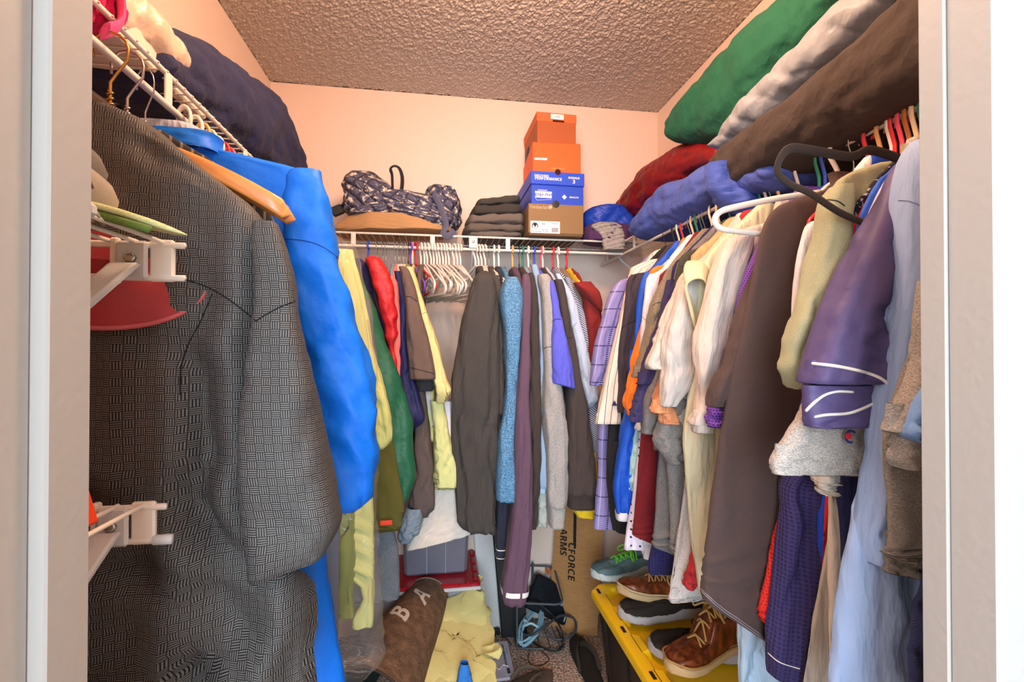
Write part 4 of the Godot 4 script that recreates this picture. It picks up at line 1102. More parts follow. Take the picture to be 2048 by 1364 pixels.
# ---------------------------------------------------------------- left rack, far to near
func left_rack():
	var L := {"rod": RODL}
	# garments whose right edges show between the blue jacket and the back rack
	wear("green_jacket", "dark green windbreaker with a gathered elastic waist at the far left", "jacket", cl("1f6a4c", "shiny"), 1.50,
		[[535, 0, 712], [570, 0, 728], [628, 0, 752], [714, 0, 780], [782, 0, 808], [850, 0, 823], [900, 0, 824], [950, 0, 826], [990, 0, 815], [1014, 0, 796], [1024, 748, 784]], [], {"rod": RODL, "th": 0.05, "f": 0.014, "cr": 0.008, "hang": ["tube", "green"], "short": "dark green windbreaker"})
	wear("grey_tee", "blue grey heathered tee shirt low behind the clear garment bag", "t-shirt", cl("7f8d9c", "heather"), 1.46,
		[[600, 0, 740], [800, 0, 765], [1047, 0, 786], [1100, 0, 796], [1185, 0, 799], [1192, 700, 786]], [], {"rod": RODL, "hang": ["tube", "white"], "short": "blue grey tee shirt", "th": 0.03})
	wear("olive_trousers", "olive green trouser leg with orange tag below the green windbreaker", "trousers", cl("5b5a24", "twill"), 1.44,
		[[800, 0, 770], [1000, 0, 806], [1022, 0, 805], [1050, 0, 803], [1058, 745, 796]], [], {"rod": RODL, "hang": ["wire", "steel"], "short": "olive trousers"})
	put("tag_label", cbox(Vector3(0.035, 0.014, 0.004), 0.002), mt("e8432a", 0.6), get_child(-2), on_z(772, 1046, 1.40) - get_child(-2).position)
	wear("lime_shirt", "pale lime shirt edging the blue jacket sleeve", "shirt", cl("d3dd8e", "plain"), 1.34,
		[[500, 0, 706], [530, 0, 712], [572, 0, 724], [634, 0, 737], [711, 0, 750], [803, 0, 775], [850, 0, 783], [880, 0, 783], [897, 700, 768]], [[[640, 700, 736], [711, 712, 750], [803, 722, 775], [868, 733, 784], [894, 745, 770]]], {"rod": RODL, "hang": ["tube", "yellow"], "short": "pale lime shirt", "f": 0.006})
	# clear garment bag over pale clothes
	wear("yellow_dress_shirt", "pale yellow green shirt hanging inside the clear garment bag", "shirt", cl("cfd68a", "plain"), 1.25,
		[[520, 0, 700], [560, 0, 712], [700, 0, 738], [1000, 0, 745], [1033, 0, 747], [1150, 700, 747], [1240, 704, 747], [1248, 706, 746]], [], {"rod": RODL, "th": 0.022, "hang": ["wire", "steel"], "short": "pale yellow green shirt", "base": 0.5, "f": 0.006, "wr": 0.002})
	wear("green_trousers", "moss green trousers hanging inside the clear garment bag", "trousers", cl("7f9248", "plain"), 1.22,
		[[700, 0, 690], [1000, 676, 704], [1100, 677, 706], [1230, 678, 706]], [], {"rod": RODL, "th": 0.018, "hang": ["tube", "white"], "short": "moss green trousers", "base": 0.5})
	var bag := thing("garment_bag", "clear crinkled plastic garment bag hanging to knee height on the left rack", "garment bag", Vector3(RODL, 0.45, -1.235))
	var br := rows_z([[485, 0, 700], [505, 0, 710], [560, 0, 722], [700, 0, 746], [900, 0, 750], [1040, 0, 751], [1120, 0, 754], [1200, 0, 764], [1282, 0, 765], [1325, 672, 755], [1348, 668, 730]], 1.235, 0.045, RODL)
	put("film", off(loft(br, 5, {"nr": 60, "nu": 60, "f": 0.010, "fl": 0.07, "wr": 0.006, "cr": 0.012, "wf": 12.0}), -bag.position), M.film, bag)
	wear("grey_blazer", "slate grey jacket edge between blue jacket and garment bag", "jacket", cl("66748a", "twill"), 1.06,
		[[520, 0, 640], [700, 0, 660], [1000, 0, 680], [1100, 0, 678], [1250, 0, 676], [1345, 0, 670]], [], {"rod": RODL, "th": 0.02, "hang": ["tube", "pink"], "short": "slate grey jacket", "base": 0.45})
	# the blue jacket
	wear("blue_jacket", "bright blue shell jacket with seamed yoke and full sleeve", "jacket", cl("0b72e6", "satin"), 0.86,
		[[284, 0, 384], [300, 0, 420], [318, 0, 500], [336, 0, 580], [356, 0, 630], [400, 0, 640], [470, 0, 640], [700, 0, 620], [900, 0, 615], [1120, 0, 648], [1200, 0, 664], [1364, 0, 689], [1420, 0, 692]],
		[[[346, 590, 634], [372, 580, 644], [430, 578, 656], [500, 580, 668], [570, 590, 688], [640, 600, 708], [700, 612, 724], [760, 618, 742], [830, 624, 748], [900, 634, 749], [960, 650, 747], [1000, 670, 742], [1020, 682, 712]]],
		{"rod": RODL, "th": 0.028, "sth": 0.032, "f": 0.012, "fl": 0.12, "sf": 0.007, "sfl": 0.13, "scr": 0.009, "cr": 0.003, "wr": 0.001, "wf": 22.0, "hang": ["tube", "white"], "short": "bright blue shell jacket", "base": 0.4,
		"seams": [[[562, 478], [590, 479], [620, 484], [650, 496], [676, 516], [690, 532]]], "seam_mat": mt("0a3f9a", 0.8), "fwd": 0.02})
	var bj := get_child(-2)
	# stand collar with its pale lining
	var cp := []
	for q in [[372, 292], [384, 284], [397, 281], [404, 290]]: cp.append(on_z(q[0], q[1], 0.83))
	var cr := [[on_z(372, 272, 0.84), Vector3(0.050, 0, 0), Vector3(0, 0, 0.032)], [on_z(360, 284, 0.84), Vector3(0.056, 0, 0), Vector3(0, 0, 0.036)], [on_z(352, 306, 0.84), Vector3(0.066, 0, 0), Vector3(0, 0, 0.04)]]
	put("collar", off(loft(cr, 8, {"nr": 10, "nu": 40, "f": 0.002, "wr": 0.003, "cr": 0.003}), -bj.position), cl("0b72e6", "satin"), bj)
	var lr := [[on_z(330, 250, 0.855), Vector3(0.046, 0, 0), Vector3(0, 0, 0.022)], [on_z(334, 262, 0.855), Vector3(0.058, 0, 0), Vector3(0, 0, 0.026)], [on_z(338, 300, 0.855), Vector3(0.07, 0, 0), Vector3(0, 0, 0.03)]]
	put("collar_lining", off(loft(lr, 9, {"nr": 12, "nu": 40, "f": 0.001, "wr": 0.002}), -bj.position), cl("b8c4d8", "plain"), bj)
	# pinstriped jacket and its wooden hanger
	wear("pinstripe_jacket", "black pinstriped suit jacket sliver behind the basket weave shirt", "jacket", cl("ffffff", "pinstripe"), 0.755,
		[[270, 0, 340], [300, 0, 390], [340, 0, 450], [400, 0, 522], [440, 0, 546], [480, 0, 560], [560, 0, 570], [700, 0, 570], [1000, 0, 560], [1300, 0, 560]], [], {"rod": RODL, "th": 0.022, "f": 0.003, "hang": ["wire", "steel"], "short": "black pinstriped suit jacket", "base": 0.5})
	# the basket weave shirt nearest the door
	var bw := cl("ffffff", "basket")
	wear("weave_shirt", "black short sleeved shirt woven in a grey basket pattern, nearest the left jamb", "shirt", bw, 0.66,
		[[234, 0, 262], [250, 0, 300], [290, 0, 352], [340, 0, 412], [400, 0, 486], [440, 0, 524], [480, 0, 536], [560, 0, 532], [700, 0, 520], [900, 0, 512], [1100, 0, 560], [1180, 0, 612], [1300, 0, 617], [1420, 0, 620]],
		[[[446, 508, 552], [490, 508, 570], [560, 514, 588], [640, 514, 598], [720, 503, 614], [800, 497, 632], [880, 494, 649], [960, 497, 666], [1020, 504, 678], [1060, 510, 1045, 682], [1120, 514, 1080, 668], [1142, 516, 1098, 656]]],
		{"rod": RODL, "th": 0.035, "sth": 0.05, "f": 0.034, "fl": 0.125, "sf": 0.006, "sfl": 0.15, "wf": 7.0, "wr": 0.005, "swr": 0.004, "base": 0.4, "sd": 12, "fwd": 0.03,
		"seams": [[[360, 556], [410, 572], [450, 594], [480, 616], [512, 642]], [[512, 642], [530, 630], [560, 614], [590, 602]], [[424, 588], [402, 640], [376, 690], [362, 736], [360, 790]]], "seam_mat": mt("0c0c0e", 0.9)})
	hanger("wood", "brass", Vector3(RODL + 0.004, RODY + 0.001, -0.675), PI + 0.05, "curved wooden hanger with twisted brass hook under the basket weave shirt", "", 0.0)
	hanger("wood", "steel", Vector3(RODL, RODY + 0.001, -0.715), PI, "pale wooden hanger with a thick chrome hook, second from the doorway")
	# the other hangers that show between the blue jacket and the rod
	var cols := ["white", "tan", "cream", "white", "red", "pink", "black", "white", "white", "cream", "white", "white", "red", "green", "tan"]
	var spot := ["just behind the blue jacket", "second", "third", "fourth", "fifth", "sixth", "seventh", "eighth", "ninth", "tenth", "eleventh", "twelfth", "thirteenth", "fourteenth", "fifteenth"]
	for k in cols.size():
		var d := 0.895 + 0.027 * k
		var where: String = "right behind the blue jacket on the left rod" if k == 0 else "%s in line behind the blue jacket on the left rod" % spot[k]
		hanger("tube", cols[k], Vector3(RODL, RODY + 0.001, -d), PI + 0.02 * sin(k * 2.3), "%s plastic hanger, %s" % [cols[k], where], "hangers crowded behind the blue jacket", 0.0, 0.7)

# ---------------------------------------------------------------- back rack, left to right
func back_rack():
	wear_back("navy_shirt", "navy shirt with a shoulder seam, leftmost on the back rod", "shirt", cl("322f5c", "twill"), 1.64,
		[[519, 706, 724], [530, 710, 734], [560, 715, 742], [600, 724, 750], [650, 740, 766], [720, 756, 780], [780, 770, 792]], {"seams": [[[728, 586], [738, 586], [748, 583]]], "hang": ["tube", "blue"], "short": "leftmost navy shirt", "hem": 1.0})
	wear_back("grey_knit", "dark grey knit sleeve between navy and red", "sweater", cl("6a6663", "heather"), 1.66,
		[[560, 730, 744], [612, 748, 762], [700, 766, 780], [800, 778, 800], [900, 790, 815]], {"hang": ["wire", "steel"], "short": "dark grey knit"})
	wear_back("brown_shirt", "dark brown shirt sliver left of the red jacket", "shirt", cl("3f3833", "plain"), 1.68,
		[[560, 745, 758], [612, 758, 772], [700, 772, 788], [800, 788, 806]], {"hang": ["wire", "steel"], "short": "dark brown shirt left of the red jacket"})
	wear_back("red_jacket", "glossy red rain jacket with turned collar", "jacket", cl("d2242a", "shiny"), 1.60,
		[[516, 736, 757], [524, 733, 764], [545, 744, 775], [570, 752, 784], [600, 758, 788], [640, 768, 790], [680, 776, 790], [720, 782, 790], [790, 788, 798]], {"hang": ["wire", "steel", 0.01], "short": "glossy red rain jacket", "cr": 0.010, "hem": 1.0})
	wear_back("coral_shirt", "salmon pink shirt edge right of the red jacket", "shirt", cl("ee7f74", "plain"), 1.62,
		[[552, 780, 788], [562, 781, 795], [578, 784, 799], [665, 788, 801], [740, 789, 803], [790, 796, 804]], {"hang": ["wire", "steel"], "short": "salmon pink shirt"})
	wear_back("indigo_shirt", "indigo shirt with a short sleeve flap, left of the brown tee", "shirt", cl("2a2b5e", "satin"), 1.63,
		[[544, 788, 806], [556, 790, 808], [600, 797, 814], [640, 799, 818], [690, 800, 822], [748, 801, 828], [800, 806, 842], [836, 816, 849], [856, 822, 832]], {"hang": ["wire", "steel"], "short": "indigo shirt", "hem": 0.9})
	wear_back("dark_tee", "charcoal tee shirt sleeve hem under the brown tee", "t-shirt", cl("3d3b3e", "jersey"), 1.66,
		[[560, 806, 828], [640, 818, 846], [720, 826, 862], [760, 832, 871], [780, 836, 866]], {"hang": ["wire", "black"], "short": "charcoal tee shirt"})
	wear_back("brown_trousers", "taupe trouser legs below the brown tee", "trousers", cl("5f5452", "twill"), 1.67,
		[[770, 826, 850], [860, 828, 858], [926, 828, 867], [980, 822, 869], [1010, 820, 868], [1030, 840, 858]], {"hang": ["wire", "steel"], "short": "taupe trousers", "part": "leg", "hem": 0.9})
	wear_back("brown_tee", "faded brown tee shirt with hemmed short sleeve on the back rack", "t-shirt", cl("6a5850", "jersey"), 1.58,
		[[534, 798, 812], [545, 801, 820], [572, 806, 829], [594, 810, 835], [640, 813, 847], [695, 815, 861], [740, 818, 870], [757, 820, 871]], {"hang": ["wire", "black"], "short": "faded brown tee shirt", "f": 0.004, "seams": [[[812, 593], [822, 594], [834, 603]], [[820, 735], [845, 741], [868, 747]]]})
	wear_back("yellow_shirt", "butter yellow polo shirt beside the empty white hangers", "shirt", cl("e9da96", "plain"), 1.62,
		[[536, 806, 826], [560, 818, 834], [600, 830, 846], [665, 842, 868], [700, 850, 878], [751, 864, 890], [780, 870, 901], [804, 873, 890]], {"hang": ["tube", "cream"], "short": "butter yellow polo shirt", "seams": [[[842, 629], [848, 626], [855, 624]]], "seam_mat": M.h_grey, "hem": 0.95})
	wear_back("lime_tee", "pale lime shirt hanging low behind the yellow polo", "shirt", cl("d9df98", "plain"), 1.66,
		[[800, 860, 888], [850, 866, 896], [900, 868, 908], [947, 869, 918], [968, 871, 916]], {"hang": ["wire", "steel"], "short": "pale lime shirt on the back rod", "top": 812, "part": "sleeve"})
	wear_back("lavender_sheet", "lavender white shirt behind the yellow polo", "shirt", cl("dcd8e6", "plain"), 1.70,
		[[800, 872, 904], [830, 876, 914], [880, 884, 922], [940, 895, 926]], {"hang": ["wire", "steel"], "short": "lavender white shirt", "top": 806})
	wear_back("white_shorts", "white cotton shorts with a ribbed hem above the grey storage bin", "shorts", cl("e2dbd0", "plain"), 1.70,
		[[950, 868, 920], [985, 862, 926], [1040, 842, 941], [1062, 826, 943], [1098, 812, 1064, 943]], {"hang": ["wire", "steel"], "short": "white cotton shorts", "top": 800, "dp": 0.03, "f": 0.003, "hem": 1.0})
	wear_back("chambray_shirt", "dusty blue shirt hem below the taupe trousers", "shirt", cl("8296a8", "plain"), 1.66,
		[[1010, 815, 846], [1035, 806, 845], [1060, 797, 838], [1078, 796, 822]], {"hang": ["wire", "steel"], "short": "dusty blue shirt", "top": 790, "hem": 1.0})
	wear_back("patterned_scarf", "small yellow and blue patterned cloth above the white shorts", "scarf", cl("c9c98a", "streak"), 1.65,
		[[938, 870, 915], [955, 868, 918], [974, 872, 914]], {"dp": 0.03, "f": 0.006, "cr": 0.008, "hem": 1.2, "top": 818})
	# the bunch of empty hangers
	var spots := [[822, "purple"], [832, "red"], [842, "white"], [849, "white"], [855, "white"], [862, "white"], [868, "white"], [874, "white"], [880, "white"], [886, "white"], [892, "white"], [898, "white"], [908, "white"], [915, "white"], [921, "white"]]
	var nth := ["first", "second", "third", "fourth", "fifth", "sixth", "seventh", "eighth", "ninth", "tenth", "eleventh", "twelfth", "thirteenth"]
	var k := 0
	for s in spots:
		var x: float = on_z(s[0], 490, 1.876).x
		var lab: String = "empty %s plastic hanger at the left of the empty ones" % s[1] if k < 2 else "empty white plastic hanger, %s to the right of the red one" % nth[k - 2]
		hanger("tube", s[1], Vector3(x, RODY + 0.001, RODB), -PI / 2 + 0.30 + 0.10 * sin(k * 1.7), lab, "empty hangers on the back rod", 0.03 * sin(k * 2.9))
		k += 1
	wear_back("black_shirt", "black wrinkled button shirt hanging wide in the middle of the back rack", "shirt", cl("423e3b", "plain"), 1.66,
		[[543, 962, 974], [556, 948, 986], [580, 940, 992], [609, 932, 995], [640, 923, 996], [711, 912, 997], [779, 903, 996], [820, 904, 996], [899, 905, 994], [986, 912, 992], [1029, 914, 990], [1052, 926, 1058, 988]], {"hang": ["wire", "black"], "short": "black button shirt", "dp": 0.06, "f": 0.020, "fl": 0.036, "hem": 0.9})
	wear_back("charcoal_shirt", "charcoal shirt sleeve tucked between the black shirt and the blue one", "shirt", cl("4a433d", "plain"), 1.68,
		[[552, 982, 996], [600, 990, 1006], [700, 990, 1010], [780, 990, 1010], [828, 992, 1009]], {"hang": ["wire", "steel"], "short": "charcoal shirt"})
	nth = ["left", "second", "third", "right"]
	for j in 4:
		hanger("tube", "white", Vector3(on_z([951, 957, 963, 970][j], 495, 1.876).x, RODY + 0.001, RODB), -PI / 2 + 0.42 - 0.05 * j, "white plastic hanger over the black button shirt, %s of four" % nth[j], "hangers over the black shirt", 0.02 * j)
	wear_back("blue_heather_tee", "sky blue heathered tee shirt with short sleeve on the back rack", "t-shirt", cl("76b4e4", "streak"), 1.60,
		[[556, 1012, 1034], [572, 1004, 1040], [600, 1000, 1044], [660, 1007, 1040], [736, 1011, 1035], [800, 1010, 1031], [880, 997, 1026], [940, 993, 1028], [996, 992, 1030]], {"hang": ["tube", "white", -0.01], "short": "sky blue heathered tee shirt", "f": 0.005, "hem": 0.92})
	wear_back("slate_trousers", "navy track trousers with two white hem stripes", "trousers", cl("2b2c3c", "jersey"), 1.68,
		[[900, 996, 1014], [1010, 994, 1016], [1060, 993, 1012], [1116, 993, 1008]], {"hang": ["tube", "white", -0.008], "short": "navy track trousers", "stripe": [0.88, 0.96], "part": "leg"})
	wear_back("plum_shirt", "plum purple long sleeved shirt with white stripe at its low hem", "shirt", cl("5f4558", "jersey"), 1.585,
		[[549, 1046, 1056], [565, 1043, 1060], [603, 1043, 1060], [695, 1040, 1058], [760, 1034, 1058], [819, 1030, 1056], [900, 1028, 1060], [1004, 1025, 1062], [1093, 1014, 1058], [1171, 1005, 1054], [1198, 1008, 1046]], {"hang": ["tube", "tan"], "short": "plum purple shirt", "f": 0.008, "fl": 0.05, "stripe": [0.955], "hem": 0.8})
	wear_back("brown_sweater", "dark brown long sleeved top beside the plum shirt", "sweater", cl("3c322e", "jersey"), 1.63,
		[[546, 1057, 1066], [560, 1057, 1070], [603, 1058, 1074], [695, 1056, 1076], [820, 1054, 1079], [900, 1058, 1079], [980, 1060, 1076], [1056, 1060, 1072]], {"hang": ["wire", "black"], "short": "dark brown top", "f": 0.006, "cr": 0.004})
	wear_back("denim_shirt", "faded denim blue shirt with an open buttoned cuff", "shirt", cl("8ea8c4", "twill"), 1.65,
		[[530, 1063, 1072], [560, 1066, 1080], [619, 1072, 1090], [720, 1075, 1092], [788, 1077, 1092], [880, 1076, 1094], [945, 1071, 1095], [972, 1072, 1092]], {"hang": ["tube", "green"], "short": "faded denim shirt", "cuff": cl("a9c4dc", "twill"), "cuffh": 0.02})
	wear_back("mint_grey_top", "grey green sweatshirt sleeve with a cuff below the denim shirt", "sweater", cl("a7b0ab", "jersey"), 1.68,
		[[900, 1072, 1094], [964, 1069, 1093], [1010, 1070, 1093], [1048, 1072, 1092]], {"hang": ["wire", "steel"], "short": "grey green sweatshirt"})
	wear_back("grey_sweatshirt", "light grey heathered sweatshirt with ribbed cuff on the back rack", "sweater", cl("c9c4bf", "heather"), 1.61,
		[[550, 1076, 1094], [560, 1076, 1100], [603, 1082, 1106], [695, 1086, 1112], [788, 1086, 1124], [860, 1087, 1132], [915, 1092, 1133], [986, 1094, 1133], [1010, 1095, 1128]], {"hang": ["tube", "white"], "short": "light grey heathered sweatshirt", "seams": [[[1087, 697], [1096, 694], [1110, 694]]], "cuff": cl("d2cdc6", "heather"), "cuffh": 0.07, "hem": 0.9})
	wear_back("periwinkle_tee", "periwinkle blue tee shirt with folded short sleeve hem", "t-shirt", cl("5b5fd0", "jersey"), 1.585,
		[[562, 1098, 1106], [580, 1099, 1112], [637, 1102, 1122], [695, 1101, 1134], [745, 1100, 1143], [758, 1101, 1144], [764, 1102, 776, 1145]], {"hang": ["tube", "blue"], "short": "periwinkle blue tee shirt", "f": 0.004, "seams": [[[1103, 644], [1113, 638], [1122, 639]]]})
	wear_back("black_sweater", "black brown long sleeved sweater with folded cuff, right of the periwinkle tee", "sweater", cl("423835", "jersey"), 1.61,
		[[560, 1108, 1122], [582, 1112, 1129], [640, 1120, 1138], [680, 1128, 1146], [757, 1134, 1160], [800, 1133, 1168], [860, 1133, 1178], [930, 1131, 1188], [985, 1131, 1192]], {"hang": ["tube", "pink"], "short": "black brown sweater", "seams": [[[1130, 673], [1138, 676], [1144, 675]]], "cuff": cl("3a302d", "jersey"), "cuffh": 0.05, "hem": 0.9})
	wear_back("pale_blue_shirt", "pale ice blue dress shirt with short sleeve", "shirt", cl("bcc9dc", "plain"), 1.64,
		[[548, 1110, 1118], [566, 1116, 1130], [603, 1130, 1148], [665, 1142, 1163], [726, 1152, 1178], [788, 1165, 1192], [806, 1170, 1188], [815, 1172, 1180]], {"hang": ["tube", "white"], "short": "pale ice blue shirt", "f": 0.004, "seams": [[[1143, 664], [1148, 652], [1154, 645]]], "seam_mat": M.h_grey})
	wear_back("striped_shirt", "navy and white diagonally striped shirt", "shirt", cl("ffffff", "blue stripe"), 1.67,
		[[556, 1128, 1138], [582, 1138, 1148], [634, 1154, 1170], [695, 1164, 1179], [745, 1172, 1188], [819, 1172, 1193], [880, 1180, 1196], [922, 1186, 1196]], {"hang": ["tube", "red"], "short": "striped shirt", "f": 0.003})
	wear_back("tan_shirt", "tan shirt sliver left of the dark red jacket", "shirt", cl("8a7766", "plain"), 1.68,
		[[562, 1136, 1150], [603, 1148, 1163], [628, 1156, 1168], [700, 1168, 1178]], {"hang": ["tube", "white"], "short": "tan shirt"})
	wear_back("dark_red_jacket", "dark red jacket with a wide turned down collar at the right end", "jacket", cl("84201d", "twill"), 1.66,
		[[566, 1152, 1178], [580, 1158, 1188], [610, 1164, 1194], [649, 1170, 1199], [680, 1174, 1195], [726, 1176, 1188], [760, 1178, 1190]], {"hang": ["tube", "red"], "short": "dark red jacket", "hem": 1.05})
	var dj := get_child(-2)
	var cl0 := [[on_z(1162, 566, 1.62), Vector3(0.028, 0, 0), Vector3(0, 0, 0.03)], [on_z(1176, 580, 1.60), Vector3(0.036, -0.006, 0), Vector3(0, 0, 0.035)], [on_z(1186, 600, 1.60), Vector3(0.030, -0.012, 0), Vector3(0, 0, 0.03)], [on_z(1199, 621, 1.60), Vector3(0.006, -0.004, 0), Vector3(0, 0, 0.012)]]
	put("collar", off(loft(cl0, 4, {"nr": 16, "nu": 30, "f": 0.002, "wr": 0.002, "hem": 0.004}), -dj.position), cl("84201d", "twill"), dj)
	wear_back("yellow_tee", "yellow shirt hem showing under the black brown sweater", "t-shirt", cl("edc71e", "jersey"), 1.66,
		[[900, 1140, 1188], [986, 1133, 1193], [1010, 1138, 1194], [1028, 1152, 1184]], {"hang": ["wire", "black"], "short": "yellow shirt"})

# ---------------------------------------------------------------- on the shelves
func bulk(called: String, label: String, category: String, mat: Material, rows: Array, sd: int, o := {}):
	var base: Vector3 = rows[rows.size() / 2][0]
	base.y = SHELF + 0.005
	var t := thing(called, label, category, base)
	var lo := {"nr": 84, "nu": 72, "f": 0.0035, "fl": 0.06, "lean": 9.0, "wr": 0.014, "wf": 6.0, "cr": 0.006, "cap": true, "e": 0.8, "wy": 0.8, "grow": 0.0}
	lo.merge(o, true)
	put(o.get("part", "cover"), off(loft(rows, sd, lo), -base), mat, t)
	return t

func folded(label: String, mat: Material, l: float, r: float, yt0: float, yb0: float, yt1: float, yb1: float, d: float, dp: float, sd: int):
	var a := on_z(l, yt0, d)
	var b := on_z(l, yb0, d)
	var c := on_z(r, yt1, d)
	var e := on_z(r, yb1, d)
	var rows := []
	for k in 5:
		var t := k / 4.0
		var u := a.lerp(c, t)
		var w := b.lerp(e, t)
		rows.append([(u + w) * 0.5 + Vector3(0, 0, -dp * 0.9), (u - w) * 0.5, Vector3(0, 0, dp)])
	var o := thing("folded_trousers", label, "trousers", b + Vector3(0, 0, 0), Basis.IDENTITY, "folded dark trousers on the back shelf")
	put("fold", off(loft(rows, sd, {"nr": 34, "nu": 40, "f": 0.001, "fl": 0.05, "wr": 0.006, "wf": 14.0, "cr": 0.005, "cap": true, "e": 0.55, "grow": 0.0}), -o.position), mat, o)
	return o

func ribbon(pts: Array, w: float, th := 0.0014) -> ArrayMesh:
	return tube(pts, w, 10, false, th / w)

func carton(called, label, category, x0, x1, y0, y1, z0, dep, turn, mat) -> Node3D:
	var t := thing(called, label, category, Vector3((x0 + x1) * 0.5, y0, -z0 - dep * 0.5), Basis(Vector3.UP, turn))
	return t

func shelf_things():
	# pillows on the right shelf
	bulk("pillow", "dark red satin pillow behind the blue pillow on the right shelf", "pillow", cl("7c1418", "crushsatin"), rows_x([[1222, 432, 1222, 410], [1240, 440, 1240, 375], [1280, 420, 1280, 322], [1330, 385, 1330, 288], [1380, 345, 1380, 276], [1440, 330, 1440, 290]], 0.80, 0.11), 31, {"wr": 0.010})
	var bp = bulk("pillow", "blue pillow bulging over the far end of the right shelf", "pillow", cl("4a60b4", "crush"), rows_x([[1250, 470, 1250, 445], [1268, 480, 1268, 410], [1310, 464, 1310, 364], [1360, 436, 1360, 338], [1420, 404, 1420, 318], [1470, 392, 1470, 318], [1530, 372, 1530, 318], [1560, 350, 1560, 320]], 0.71, 0.12), 32)
	var fl := rows_z([[330, 1415, 1560], [370, 1425, 1556], [400, 1440, 1545], [420, 1462, 1530], [432, 1480, 1515]], 1.06, 0.03)
	put("loose_end", off(loft(fl, 55, {"nr": 26, "nu": 40, "f": 0.010, "fl": 0.12, "wr": 0.008, "cr": 0.008, "hem": 0.01}), -bp.position), cl("4a60b4", "crush"), bp)
	bulk("pillow", "chocolate brown pillow lying along the right shelf under the grey one", "pillow", cl("382e29", "crush"), rows_x([[1406, 345, 1406, 318], [1428, 392, 1428, 278], [1480, 372, 1480, 232], [1560, 326, 1560, 168], [1660, 270, 1660, 78], [1760, 212, 1760, -40], [1860, 156, 1860, -150], [1980, 88, 1980, -260], [2060, 40, 2060, -200]], 0.685, 0.16), 33)
	bulk("pillow", "silver grey satin pillow between the green and brown pillows", "pillow", cl("8d949c", "crushsatin"), rows_x([[1404, 306, 1404, 288], [1440, 300, 1440, 228], [1500, 252, 1500, 148], [1580, 186, 1580, 62], [1660, 116, 1660, -20], [1760, 20, 1760, -100], [1880, -90, 1880, -200]], 0.715, 0.15), 34)
	bulk("pillow", "dark green pillow on top of the pile below the ceiling", "pillow", cl("0f5a40", "crush"), rows_x([[1327, 284, 1327, 250], [1345, 290, 1345, 196], [1390, 288, 1390, 125], [1450, 250, 1450, 50], [1520, 170, 1520, -10], [1600, 84, 1600, -70], [1690, -10, 1690, -130], [1800, -110, 1800, -200]], 0.76, 0.14), 35)
	# left shelf
	bulk("comforter", "bulky navy blue bedding rolled up on the left shelf", "bedding", cl("1f2448", "crush"), rows_x([[320, 142, 320, 96], [345, 166, 345, 80], [385, 204, 385, 64], [440, 258, 440, 78], [500, 316, 500, 102], [550, 364, 550, 146], [590, 402, 590, 208], [610, 418, 610, 285], [618, 424, 618, 350]], -0.435, 0.125), 36, {"wr": 0.016, "cr": 0.012, "f": 0.004, "fl": 0.06})
	var bag = bulk("plastic_bag", "beige cloth wrapped in a clear plastic bag on the left shelf", "bag", mt("d8bfa8", 0.35, {"n": "crumple", "ns": 0.5, "s": 4.0, "spec": 0.6}), rows_x([[240, 72, 240, -60], [270, 92, 270, -20], [305, 122, 305, -6], [340, 134, 340, 20], [365, 138, 365, 66], [380, 140, 380, 92]], -0.445, 0.10), 37, {"wr": 0.020, "cr": 0.014, "wf": 12.0, "part": "wrapped_cloth", "f": 0.0})
	var pk = bulk("fleece_throw", "hot pink fleece folded over the front edge of the left shelf", "blanket", cl("d8155e", "fleece"), rows_x([[120, 60, 120, -140], [170, 74, 170, -130], [205, 76, 205, -100], [235, 84, 235, -60], [255, 76, 255, -20], [263, 56, 263, 10]], -0.432, 0.06), 38, {"wr": 0.008, "cr": 0.004})
	var bd := []
	for q in [[240, -20], [243, 20], [240, 45], [228, 58], [208, 62]]: bd.append(on_x(q[0], q[1], -0.426))
	put("band", off(ribbon(smooth(bd, 6), 0.014, 0.004), -pk.position), cl("f05a9a", "fleece"), pk)
	var wb := thing("file_box", "flat off white box lying on the left shelf above the hangers", "box", Vector3(-0.575, SHELF + 0.005, -0.86))
	put("body", off(cbox(Vector3(0.25, 0.05, 0.26), 0.003), Vector3(0, 0.025, 0)), mt("e2d3c2", 0.6), wb)
	put("lid", off(cbox(Vector3(0.258, 0.022, 0.268), 0.003), Vector3(0, 0.056, 0)), mt("e8dccd", 0.6), wb)
	# caps on the short shelf by the door
	var y0: float = on_z(372, 492, 0.568).y + 0.005
	var vis := thing("sun_visor", "pale green visor with darker green edge lying on the short shelf", "cap", on_z(208, 452, 0.50))
	var vp := []
	for k in 9:
		var a := PI * k / 8.0
		vp.append([Vector3(lerpf(-0.10, 0.068, k / 8.0), 0.016 + 0.010 * sin(a) - 0.02 * k / 8.0, -0.01), Vector3(0, 0, 0.045 * (0.3 + 0.7 * sin(a))), Vector3(0, 0.004, 0)])
	put("brim", loft(vp, 3, {"nr": 24, "nu": 30, "f": 0.0, "wr": 0.002, "cap": true}), cl("c6cc94", "twill"), vis)
	put("band", tube([Vector3(-0.10, 0.012, 0.03), Vector3(-0.02, 0.012, 0.036), Vector3(0.05, -0.006, 0.018)], 0.004, 8), cl("5d7a34", "twill"), vis)
	for g in [["grey beige cap", on_z(112, 378, 0.46), "9c9486", 0.4], ["grey cap", on_z(100, 318, 0.47), "6f6a66", 0.5]]:
		var c := thing("cap", "curved brim of a %s stacked behind the left jamb" % g[0], "cap", g[1], Basis(Vector3.UP, g[3]) * Basis(Vector3(0, 0, 1), -0.7) * Basis.from_scale(Vector3.ONE * 0.42))
		cap_parts(c, cl(g[2], "twill"))
	var rc := thing("cap", "red cap with a curved brim hanging below the short shelf", "cap", on_z(206, 548, 0.60), Basis(Vector3.UP, 0.5))
